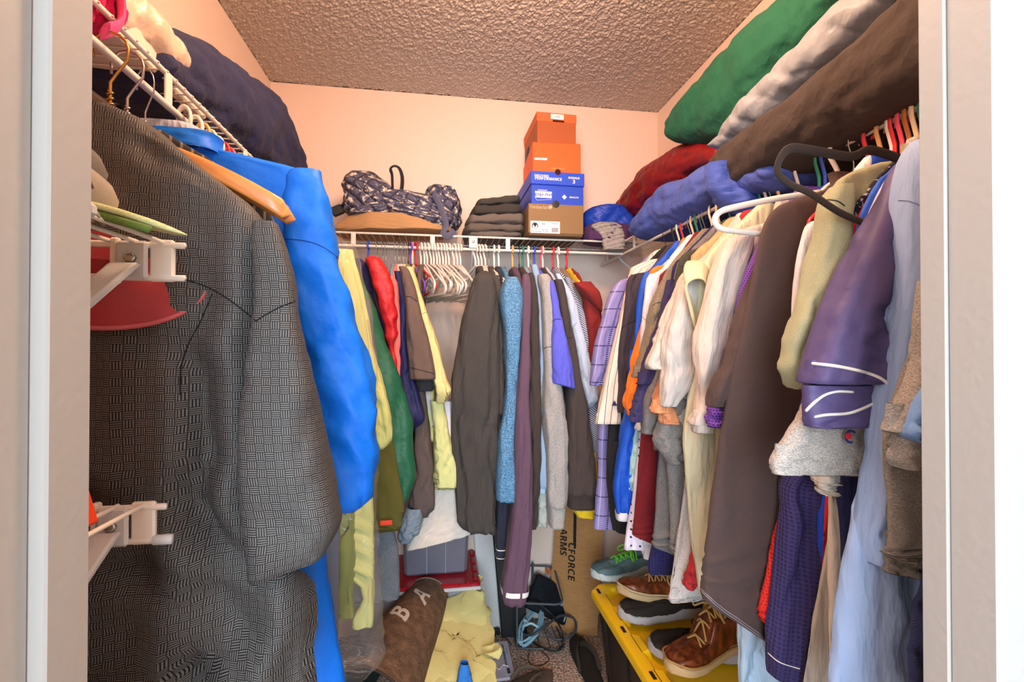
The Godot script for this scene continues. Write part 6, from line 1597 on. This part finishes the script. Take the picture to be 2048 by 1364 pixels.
func basket():
	var f := func(px, py, y): return on_y(px, py, y)
	var t := thing("wire_basket", "grey coated wire basket on the carpet holding cables and adapters", "basket", on_y(1085, 1270, 0.0))
	var wm := mt("4c5258", 0.5)
	var bl: Vector3 = f.call(1034, 1296, 0.008)
	var br: Vector3 = f.call(1132, 1300, 0.008)
	var dz := Vector3(0.0, 0, -0.21)
	var tl: Vector3 = on_z(1034, 1212, -bl.z - 0.01)
	var tr: Vector3 = on_z(1136, 1215, -br.z - 0.01)
	var hb := Vector3(0, 0.0, 0)
	var top_b := 0.27
	put("base_ring", off(tube(rounded([bl, br, br + dz, bl + dz, bl + Vector3(0.0, 0, -0.001)], 0.04, 6), 0.0045, 8), -t.position), wm, t)
	put("rim", off(tube(rounded([Vector3(bl.x, 0.20, bl.z + 0.005), Vector3(br.x - 0.01, 0.20, br.z + 0.005), Vector3(br.x, 0.26, br.z + dz.z), Vector3(bl.x + 0.02, 0.26, bl.z + dz.z), Vector3(bl.x, 0.20, bl.z)], 0.04, 6), 0.0045, 8), -t.position), wm, t)
	put("post", off(tube([bl, Vector3(bl.x, 0.20, bl.z)], 0.0045, 8), -t.position), wm, t)
	put("post", off(tube([br + dz, Vector3(br.x, 0.26, br.z + dz.z)], 0.0045, 8), -t.position), wm, t)
	put("post", off(tube([(bl + br) * 0.5 + dz, Vector3((bl.x + br.x) * 0.5, 0.285, br.z + dz.z)], 0.0055, 8), -t.position), wm, t)
	for k in 5:
		put("cross_wire", off(tube([bl.lerp(br, 0.1 + 0.2 * k), bl.lerp(br, 0.1 + 0.2 * k) + dz], 0.0016, 6), -t.position), wm, t)
	# black adapter box and router, light blue cord, cables
	var r0 := thing("router", "flat black router box standing tilted in the wire basket", "router", f.call(1092, 1240, 0.02))
	put("case", cbox(Vector3(0.21, 0.15, 0.035), 0.008), mt("10151d", 0.35), r0, Vector3(0.01, 0.115, 0.035), Basis(Vector3(0, 0, 1), -0.5) * Basis(Vector3.RIGHT, -0.35))
	var rc: Node3D = r0.get_child(0)
	for k in 5: put("vent", cbox(Vector3(0.03, 0.003, 0.002), 0.0008), mt("272d36", 0.5), rc, Vector3(-0.055, 0.02 - k * 0.009, 0.018))
	put("socket", cbox(Vector3(0.012, 0.012, 0.002), 0.001), mt("8d949c", 0.5), rc, Vector3(0.055, 0.0, 0.018))
	put("stripe", cbox(Vector3(0.006, 0.12, 0.002), 0.0008), mt("9aa6b0", 0.5), rc, Vector3(0.09, 0.0, 0.018))
	var ad := thing("power_adapter", "black wedge shaped power adapter leaning against the plum sleeve in the basket", "adapter", f.call(1068, 1215, 0.1))
	put("case", cbox(Vector3(0.085, 0.08, 0.05), 0.01), mt("12161b", 0.4), ad, Vector3(0, 0.03, -0.03), Basis(Vector3(0, 0, 1), 0.6))
	var bm := mt("8fb9cc", 0.5)
	var bc := thing("cord_bundle", "light blue network cord coiled and tied in the basket", "cord", f.call(1060, 1285, 0.01))
	var cpts := [f.call(1042, 1290, 0.03), f.call(1046, 1255, 0.06), f.call(1070, 1225, 0.09), f.call(1084, 1230, 0.09), f.call(1078, 1262, 0.06), f.call(1056, 1288, 0.03)]
	for k in 8:
		var q := []
		for c in cpts: q.append(c + Vector3(0.012 * (hashf(k, 3) - 0.5) * 2.0, 0.004 * k * 0.6, 0.02 * (hashf(k, 5) - 0.5)) + (c - bc.position) * 0.12 * (hashf(k, 9) - 0.5))
		put("loop", off(tube(smooth(q, 7, true), 0.0027, 6, true), -bc.position), bm, bc)
	put("tie", off(tube(rounded([f.call(1048, 1252, 0.10), f.call(1062, 1246, 0.12), f.call(1076, 1254, 0.10)], 0.01), 0.005, 7), -bc.position), mt("a9d0e0", 0.5), bc)
	put("plug", cbox(Vector3(0.022, 0.012, 0.012), 0.002), mt("a9d0e0", 0.4), bc, f.call(1052, 1242, 0.10) - bc.position, Basis(Vector3(0, 0, 1), -0.4))
	var dk := mt("3c434c", 0.45)
	var bk := mt("121316", 0.45)
	var g1 := thing("power_cable", "thick dark grey cable looping around the basket front", "cable", f.call(1090, 1280, 0.0))
	cable(g1, "cord", [f.call(1042, 1258, 0.06), f.call(1050, 1270, 0.05), f.call(1070, 1268, 0.07), f.call(1092, 1252, 0.09), f.call(1120, 1232, 0.10), f.call(1146, 1236, 0.07), f.call(1152, 1258, 0.05), f.call(1136, 1276, 0.03), f.call(1108, 1278, 0.03), f.call(1094, 1262, 0.06)], 0.0055, dk)
	var g2 := thing("black_cable", "black cable curling along the basket floor in front of the router", "cable", f.call(1100, 1290, 0.0))
	cable(g2, "cord", [f.call(1040, 1208, 0.16), f.call(1070, 1205, 0.16), f.call(1100, 1225, 0.12), f.call(1122, 1258, 0.08), f.call(1126, 1285, 0.03), f.call(1115, 1302, 0.01), f.call(1090, 1298, 0.01), f.call(1060, 1280, 0.02), f.call(1045, 1262, 0.04)], 0.004, bk)
	var g3 := thing("audio_cable", "black audio cable with orange plugs rising above the router", "cable", f.call(1098, 1150, 0.2))
	cable(g3, "cord", [f.call(1092, 1178, 0.16), f.call(1086, 1158, 0.18), f.call(1100, 1144, 0.19), f.call(1120, 1155, 0.18), f.call(1134, 1182, 0.14), f.call(1138, 1205, 0.10)], 0.0045, bk)
	cable(g3, "cord", [f.call(1088, 1172, 0.17), f.call(1104, 1169, 0.17), f.call(1122, 1172, 0.15), f.call(1136, 1196, 0.10)], 0.0035, bk)
	for q in [[1094, 1147, 1092, 1134], [1099, 1147, 1102, 1136]]:
		put("plug", off(tube([f.call(q[0], q[1], 0.24), f.call(q[2], q[3], 0.25)], [0.0065, 0.0045], 10), -g3.position), mt("e8772e", 0.4), g3)
		put("cord", off(tube([f.call(q[0], q[1], 0.24), f.call(1093, 1172, 0.17)], 0.0018, 6), -g3.position), mt("c7c9cc", 0.4), g3)
	var g4 := thing("thin_cable", "thin black wire looped on the carpet in front of the basket", "cable", f.call(1080, 1320, 0.0))
	cable(g4, "cord", [f.call(1060, 1302, 0.004), f.call(1056, 1318, 0.004), f.call(1064, 1330, 0.004), f.call(1084, 1330, 0.004), f.call(1098, 1320, 0.004), f.call(1094, 1312, 0.004), f.call(1082, 1302, 0.006)], 0.0016, bk)
	var g5 := thing("charger_cable", "thin black charger wire running from the white board to the basket", "cable", f.call(990, 1240, 0.0))
	cable(g5, "cord", [f.call(977, 1110, 0.18), f.call(972, 1150, 0.12), f.call(976, 1190, 0.06), f.call(974, 1220, 0.01), f.call(992, 1245, 0.004), f.call(1006, 1270, 0.004), f.call(1024, 1290, 0.004)], 0.0016, bk)
	cable(g5, "cord", [f.call(962, 1168, 0.12), f.call(984, 1146, 0.14)], 0.0012, bk)
	var ch := thing("phone_charger", "small black charger with metal prongs and red plug on the carpet", "charger", f.call(992, 1268, 0.0))
	put("case", cbox(Vector3(0.035, 0.025, 0.03), 0.004), M.black, ch, Vector3(0, 0.014, 0))
	put("prong", cbox(Vector3(0.016, 0.004, 0.006), 0.001), M.steel, ch, Vector3(0.004, 0.03, 0.0))
	put("plug", cbox(Vector3(0.022, 0.03, 0.02), 0.003), mt("c9262a", 0.4), ch, Vector3(-0.025, 0.03, -0.02))

func tote():
	var y := 0.385
	var xl: float = on_y(1186, 1184, y).x
	var zf: float = -on_y(1184, 1168, y).z
	var zn := 0.98
	var xr := 1.045
	var t := thing("tote", "black storage tote with a bright yellow lid carrying the shoes", "tote", Vector3((xl + xr) * 0.5, 0, -(zf + zn) * 0.5))
	var hx := (xr - xl) * 0.5
	var hz := (zf - zn) * 0.5
	put("body", hexa([Vector3(-hx + 0.06, 0, hz - 0.06), Vector3(hx - 0.05, 0, hz - 0.06), Vector3(hx - 0.05, 0, -hz + 0.06), Vector3(-hx + 0.06, 0, -hz + 0.06), Vector3(-hx + 0.022, y - 0.03, hz - 0.02), Vector3(hx - 0.02, y - 0.03, hz - 0.02), Vector3(hx - 0.02, y - 0.03, -hz + 0.02), Vector3(-hx + 0.022, y - 0.03, -hz + 0.02)], 0.02), mt("191210", 0.45), t)
	for k in 4:
		var z := lerpf(-hz + 0.1, hz - 0.1, k / 3.0)
		put("rib", hexa([Vector3(-hx + 0.052, 0.02, z + 0.02), Vector3(-hx + 0.07, 0.02, z + 0.02), Vector3(-hx + 0.07, 0.02, z - 0.02), Vector3(-hx + 0.052, 0.02, z - 0.02), Vector3(-hx + 0.014, y - 0.04, z + 0.03), Vector3(-hx + 0.04, y - 0.04, z + 0.03), Vector3(-hx + 0.04, y - 0.04, z - 0.03), Vector3(-hx + 0.014, y - 0.04, z - 0.03)], 0.006), mt("191210", 0.45), t)
	var ym := mt("fccb10", 0.4)
	# lid: outer skirt and rim, sunk panel, raised blocks along the rim
	var P := []
	var c := 0.035
	for s in [[-hx, hz - c], [-hx + c, hz], [hx - c, hz], [hx, hz - c], [hx, -hz + c], [hx - c, -hz], [-hx + c, -hz], [-hx, -hz + c]]: P.append(Vector3(s[0], 0, s[1]))
	var prof := [[0.004, y - 0.034], [0.0, y - 0.030], [0.001, y - 0.006], [0.007, y], [0.036, y], [0.042, y - 0.004], [0.050, y - 0.026], [0.2, y - 0.026], [0.24, y - 0.026]]
	var V := PackedVector3Array()
	var UV := PackedVector2Array()
	var loop := []
	for k in 8:
		var p: Vector3 = P[k]
		var n: Vector3 = P[(k + 1) % 8]
		for j in 6: loop.append(p.lerp(n, j / 6.0))
	for q in prof:
		for k in loop.size() + 1:
			var p: Vector3 = loop[k % loop.size()]
			var sx := maxf(0.0, absf(p.x) - q[0]) * signf(p.x)
			var sz := maxf(0.0, absf(p.z) - q[0]) * signf(p.z)
			V.append(Vector3(sx, q[1], sz)); UV.append(Vector2(k * 0.03, q[0]))
	var lid := put("lid", surf(V, prof.size(), loop.size() + 1, true, UV, true), ym, t)
	put("panel", off(cbox(Vector3(hx * 2 - 0.1, 0.006, hz * 2 - 0.1), 0.001), Vector3(0, y - 0.027, 0)), ym, lid)
	for z in [-hz + 0.20, -hz + 0.36, -hz + 0.52]:
		put("raised_block", hexa([Vector3(-hx + 0.034, y - 0.03, z + 0.05), Vector3(-hx + 0.075, y - 0.03, z + 0.04), Vector3(-hx + 0.075, y - 0.03, z - 0.04), Vector3(-hx + 0.034, y - 0.03, z - 0.05), Vector3(-hx + 0.03, y, z + 0.05), Vector3(-hx + 0.062, y, z + 0.034), Vector3(-hx + 0.062, y, z - 0.034), Vector3(-hx + 0.03, y, z - 0.05)], 0.004), ym, lid)
	for z in [-hz + 0.055, -hz + 0.29, -hz + 0.50]:
		put("slot", cbox(Vector3(0.011, 0.003, 0.032), 0.001), mt("241503", 0.8), lid, Vector3(-hx + 0.022, y + 0.0003, z))

# a shoe: heel at -x, toe at +x, sole on y = 0
func shoe(called: String, label: String, toe: Vector3, dir: Vector3, L: float, o: Dictionary):
	var fx := dir.normalized()
	var fz := fx.cross(Vector3.UP).normalized()
	var fy := fz.cross(fx).normalized()
	var t := thing(called, label, "shoe", toe - fx * L, Basis(fx, fy, fz).rotated(fx, o.get("roll", 0.0)))
	var high: float = o.get("high", 0.062)
	var W := [[0.0, 0.012], [0.04, 0.027], [0.15, 0.034], [0.35, 0.033], [0.55, 0.039], [0.72, 0.047], [0.85, 0.045], [0.94, 0.034], [0.985, 0.018], [1.0, 0.004]]
	var H := [[0.0, high * 0.9], [0.04, high], [0.2, high * 0.93], [0.35, high * 0.88], [0.5, maxf(high * 0.95, 0.062)], [0.62, 0.062], [0.75, 0.052], [0.88, 0.046], [0.96, 0.036], [1.0, 0.014]]
	var C := [[0.0, high * 0.85], [0.05, 0.02], [0.3, 0.02], [0.36, high * 1.08], [0.5, maxf(high, 0.072)], [0.62, 0.070], [0.75, 0.060], [0.88, 0.053], [0.96, 0.041], [1.0, 0.014]]
	var at := func(A, x):
		for k in range(1, A.size()):
			if x <= A[k][0]: return lerpf(A[k - 1][1], A[k][1], smoothstep(0.0, 1.0, (x - A[k - 1][0]) / (A[k][0] - A[k - 1][0])))
		return A[-1][1]
	var st: float = o.get("sole", 0.024)
	var R := 44
	var U := 41
	var P := PackedVector3Array()
	var UV := PackedVector2Array()
	for i in R:
		var x := i / (R - 1.0)
		var w: float = at.call(W, x)
		var h: float = at.call(H, x)
		var c: float = at.call(C, x)
		var spring := 0.012 * pow(maxf(0.0, (x - 0.6) / 0.4), 2.0)
		for j in U:
			var s := j / (U - 1.0) * 2.0 - 1.0
			var k := absf(s)
			var z: float
			var y: float
			if k > 0.45:      # side wall
				var q := (1.0 - k) / 0.55
				z = signf(s) * w * (1.0 - 0.26 * q * q + 0.04 * sin(q * PI))
				y = st * 0.7 + (h - st * 0.7) * sin(q * PI * 0.5)
			else:
				var q := 1.0 - k / 0.45
				z = signf(s) * w * 0.74 * (1.0 - q)
				var dip := smoothstep(0.0, 0.55 if c < h else 1.0, q)
				y = lerpf(h, c, dip)
			y += 0.0012 * nz.get_noise_3d(x * 9.0, s * 4.0, L * 40.0)
			P.append(Vector3(x * L, y + spring, z)); UV.append(Vector2(x * L, s * 0.09))
	put("upper", surf(P, R, U, false, UV, true), o.mat, t)
	var rows := []
	for k in 14:
		var x := k / 13.0
		var w: float = at.call(W, clampf(x, 0.004, 0.996)) * 1.06 + 0.003
		var spring := 0.012 * pow(maxf(0.0, (x - 0.6) / 0.4), 2.0)
		var hh: float = st * (o.get("heel", 1.15) if x < 0.35 else (0.8 if x < 0.6 else 0.9)) * 0.5
		rows.append([Vector3(lerpf(-0.004, 1.012, x) * L, hh + spring, 0), Vector3(0, 0, w), Vector3(0, hh, 0)])
	var sole := put("sole", loft(rows, 3, {"nr": 40, "nu": 36, "f": 0.0, "wr": o.get("tread", 0.0), "wf": 120.0, "e": 0.5, "cap": true, "capsoft": false}), o.sole_mat, t)
	if o.has("welt"):
		var wl := []
		for k in 30:
			var a := -PI * 0.5 + PI * k / 29.0
			var x := 0.5 + 0.5 * k / 29.0
		for sgn in [1.0, -1.0]:
			for k in 16:
				var x := (k / 15.0 if sgn > 0 else 1.0 - k / 15.0)
				var w: float = at.call(W, x) * 1.06 + 0.004
				wl.append(Vector3(x * L, st * 0.95 + 0.012 * pow(maxf(0.0, (x - 0.6) / 0.4), 2.0), sgn * w))
		put("welt", tube(smooth(wl, 3, true), 0.003, 6, true), o.welt, sole)
	if o.has("toe_seam"):
		var ts := []
		for k in 21:
			var a := k / 20.0 * 2.0 - 1.0
			var x := 0.60 + 0.30 * (1.0 - pow(absf(a), 2.2))
			var w: float = at.call(W, x)
			ts.append(Vector3(x * L, lerpf(at.call(H, x), at.call(C, x), 0.3) - 0.004 + 0.012 * pow(maxf(0.0, (x - 0.6) / 0.4), 2.0), a * w * 0.80))
		put("toe_seam", tube(smooth(ts, 3), 0.0022, 6), o.toe_seam, t)
	if o.has("cap"):
		var Pc := PackedVector3Array()
		var Uc := PackedVector2Array()
		for i in 12:
			for j in 25:
				var s := j / 24.0 * 2.0 - 1.0
				var x := lerpf(0.80 - 0.25 * absf(s), 0.995, i / 11.0)
				var ii := x * (R - 1)
				var i0 := int(ii)
				var jj := (s * 0.98 + 1.0) * 0.5 * (U - 1)
				var p: Vector3 = P[mini(i0, R - 2) * U + int(jj)].lerp(P[mini(i0, R - 2) * U + U + int(jj)], ii - i0)
				Pc.append(p + Vector3(0.001, 0.0012, signf(s) * 0.001)); Uc.append(Vector2(x, s))
		put("toe_cap", surf(Pc, 12, 25, false, Uc, true), o.cap, t)
	if o.has("lace"):
		var lm: Material = o.lace
		var lr: float = o.get("lr", 0.0019)
		for k in 4:
			var x := 0.40 + 0.075 * k
			var h: float = at.call(C, x) + 0.004
			var w: float = at.call(W, x) * 0.55
			var x2 := x + 0.05
			put("lace", tube(smooth([Vector3(x * L, at.call(H, x) + 0.001, -w), Vector3((x + x2) * 0.5 * L, h + 0.003, 0), Vector3(x2 * L, at.call(H, x2) + 0.001, w)], 5), lr, 6), lm, t)
			put("lace", tube(smooth([Vector3(x * L, at.call(H, x) + 0.001, w), Vector3((x + x2) * 0.5 * L, h + 0.005, 0), Vector3(x2 * L, at.call(H, x2) + 0.001, -w)], 5), lr, 6), lm, t)
		var kx := 0.40 * L
		var ky: float = at.call(C, 0.42) + 0.012
		for sgn in [1.0, -1.0]:
			put("bow", tube(smooth([Vector3(kx, ky, 0), Vector3(kx + 0.015, ky + 0.016, sgn * 0.02), Vector3(kx + 0.03, ky - 0.002, sgn * 0.045), Vector3(kx + 0.022, ky - 0.02, sgn * 0.05), Vector3(kx + 0.01, ky - 0.006, sgn * 0.03), Vector3(kx, ky, 0)], 6), lr * 1.1, 6), lm, t)
			put("lace_end", tube(smooth([Vector3(kx, ky, 0), Vector3(kx - 0.006, ky + 0.006, sgn * 0.018), Vector3(kx - 0.002, ky - 0.022, sgn * 0.036)], 5), lr, 6), lm, t)
	return t

func shoes():
	var y := 0.36
	var leather := mt("ffffff", 0.38, {"t": "leather", "n": "leather_n", "ns": 0.5, "s": 5.0, "cc": 0.3})
	var crepe := mt("cdb083", 0.7)
	var knit := mt("ffffff", 0.95, {"t": "knitshoe", "s": 14.0})
	shoe("sneaker", "teal grey running sneaker with bright green laces at the far corner of the lid", on_y(1184, 1160, y + 0.03), Vector3(-1, 0.02, 0.20), 0.29, {"mat": mt("6f8f94", 0.8, {"n": "fuzz", "ns": 0.4, "s": 12.0}), "sole_mat": mt("c9d2d2", 0.6), "sole": 0.034, "lace": mt("7be03a", 0.7), "lr": 0.0032, "cap": mt("5c787c", 0.6), "high": 0.075, "tread": 0.004})
	shoe("knit_sneaker", "dark knit sneaker with a pale grey sole under the brown leather shoe", on_y(1238, 1240, y + 0.02), Vector3(-1, 0.0, -0.02), 0.29, {"mat": knit, "sole_mat": mt("b3b2b4", 0.7), "sole": 0.036, "high": 0.06, "tread": 0.003})
	shoe("leather_shoe", "brown leather moccasin shoe with tan laces resting on the dark sneaker", on_y(1234, 1190, y + 0.085), Vector3(-1, 0.14, -0.06), 0.30, {"mat": leather, "sole_mat": crepe, "sole": 0.030, "lace": mt("c39a63", 0.8), "lr": 0.0026, "toe_seam": mt("4a2210", 0.6), "welt": mt("d9c294", 0.7), "high": 0.068, "roll": 0.10})
	shoe("knit_sneaker", "dark knit sneaker with grey sole squeezed beside the brown boot", on_y(1297, 1306, y + 0.01), Vector3(-1, 0.0, -0.25), 0.28, {"mat": knit, "sole_mat": mt("a8a7aa", 0.7), "sole": 0.034, "high": 0.06, "lace": M.black, "tread": 0.003})
	shoe("boot", "brown leather ankle boot with tan laces nearest in the row of shoes", on_y(1338, 1352, y + 0.045), Vector3(-1, 0.0, 0.36), 0.30, {"mat": leather, "sole_mat": crepe, "sole": 0.032, "lace": mt("c99f5c", 0.8), "lr": 0.0028, "toe_seam": mt("3f1c0c", 0.6), "welt": mt("b98f4f", 0.7), "high": 0.125, "roll": 0.0})

func sandal(label: String, heel: Vector3, toe: Vector3, base: Material, bed: Material, strap: Material):
	var fx := (toe - heel).normalized()
	var fz := fx.cross(Vector3.UP).normalized()
	var t := thing("flip_flop", label, "sandal", heel, Basis(fx, Vector3.UP, fz))
	var L := (toe - heel).length()
	for part in [["sole", 1.0, 0.0, 0.013, base], ["footbed", 0.86, 0.0125, 0.003, bed]]:
		var rows := []
		for k in 14:
			var x := k / 13.0
			var w: float = (0.034 + 0.012 * sin(clampf((x - 0.3) / 0.7, 0, 1) * PI)) * sqrt(maxf(0.0, 1.0 - pow(absf(x * 2.0 - 1.0), 5.0))) * part[1] + 0.002
			rows.append([Vector3(lerpf(0.5 - 0.5 * part[1], 0.5 + 0.5 * part[1], x) * L, part[2] + part[3] * 0.5 + 0.006 * x * x, 0.004 * sin(x * PI)), Vector3(0, 0, w), Vector3(0, part[3], 0)])
		put(part[0], loft(rows, 4, {"nr": 40, "nu": 32, "f": 0.0, "wr": 0.001, "e": 0.6, "cap": true, "capsoft": false}), part[4], t)
	var toe_p := Vector3(L * 0.80, 0.022, 0.0)
	for s in [1.0, -1.0]:
		put("strap", ribbon(smooth([toe_p, Vector3(L * 0.70, 0.045, s * 0.018), Vector3(L * 0.52, 0.048, s * 0.036), Vector3(L * 0.36, 0.016, s * 0.040)], 8), 0.011, 0.004), strap, t)
	return t

func flat_things():
	var bm := mt("ffffff", 0.6, {"t": "footbed", "s": 3.0})
	sandal("worn black flip flop with dark footbed on the carpet beside the carton", on_y(1200, 1400, 0.0), on_y(1150, 1278, 0.0), mt("1d1e1f", 0.6), bm, mt("3b342c", 0.7))
	sandal("tan brown flip flop at the bottom edge in front of the basket", on_y(990, 1400, 0.0), on_y(1105, 1352, 0.0), mt("4f4136", 0.8), mt("6f5c4a", 0.8), mt("5a4a3e", 0.8))
	var a := on_y(988, 1284, 0.012)
	var b := on_y(1022, 1356, 0.012)
	var t := thing("paper_packet", "pale lilac grey flat packet with dark print on the carpet", "packet", Vector3((a.x + b.x) * 0.5 - 0.012, 0.0, (a.z + b.z) * 0.5))
	var w := 0.10
	var l := absf(b.z - a.z)
	put("body", off(cbox(Vector3(w, 0.012, l), 0.002), Vector3(0, 0.007, 0)), mt("c4c2d2", 0.7), t)
	var ink := mt("3c3c48", 0.8)
	var B := Basis(Vector3(0, 0, 1), Vector3(1, 0, 0), Vector3(0, 1, 0))
	words("CAMP COMFORTER FB RED", 0.0115, ink, t, Transform3D(B, Vector3(0.024, 0.0135, -0.02)), true)
	for k in 3: put("print_mark", cbox(Vector3(0.005, 0.001, 0.008), 0.0003), mt("7aa0a8", 0.8), t, Vector3(0.038, 0.0135, -0.055 + 0.014 * k))
	put("barcode", cbox(Vector3(0.012, 0.001, 0.03), 0.0003), ink, t, Vector3(0.028, 0.0135, l * 0.33))
	var st := []
	for q in [[990, 1322], [994, 1336], [1000, 1338], [1006, 1330], [1016, 1333]]: st.append(on_y(q[0], q[1], 0.018))
	var s := thing("white_string", "short white string lying across the lilac packet", "string", st[2])
	put("strand", off(tube(smooth(st, 6), 0.0022, 6), -s.position), M.white, s)
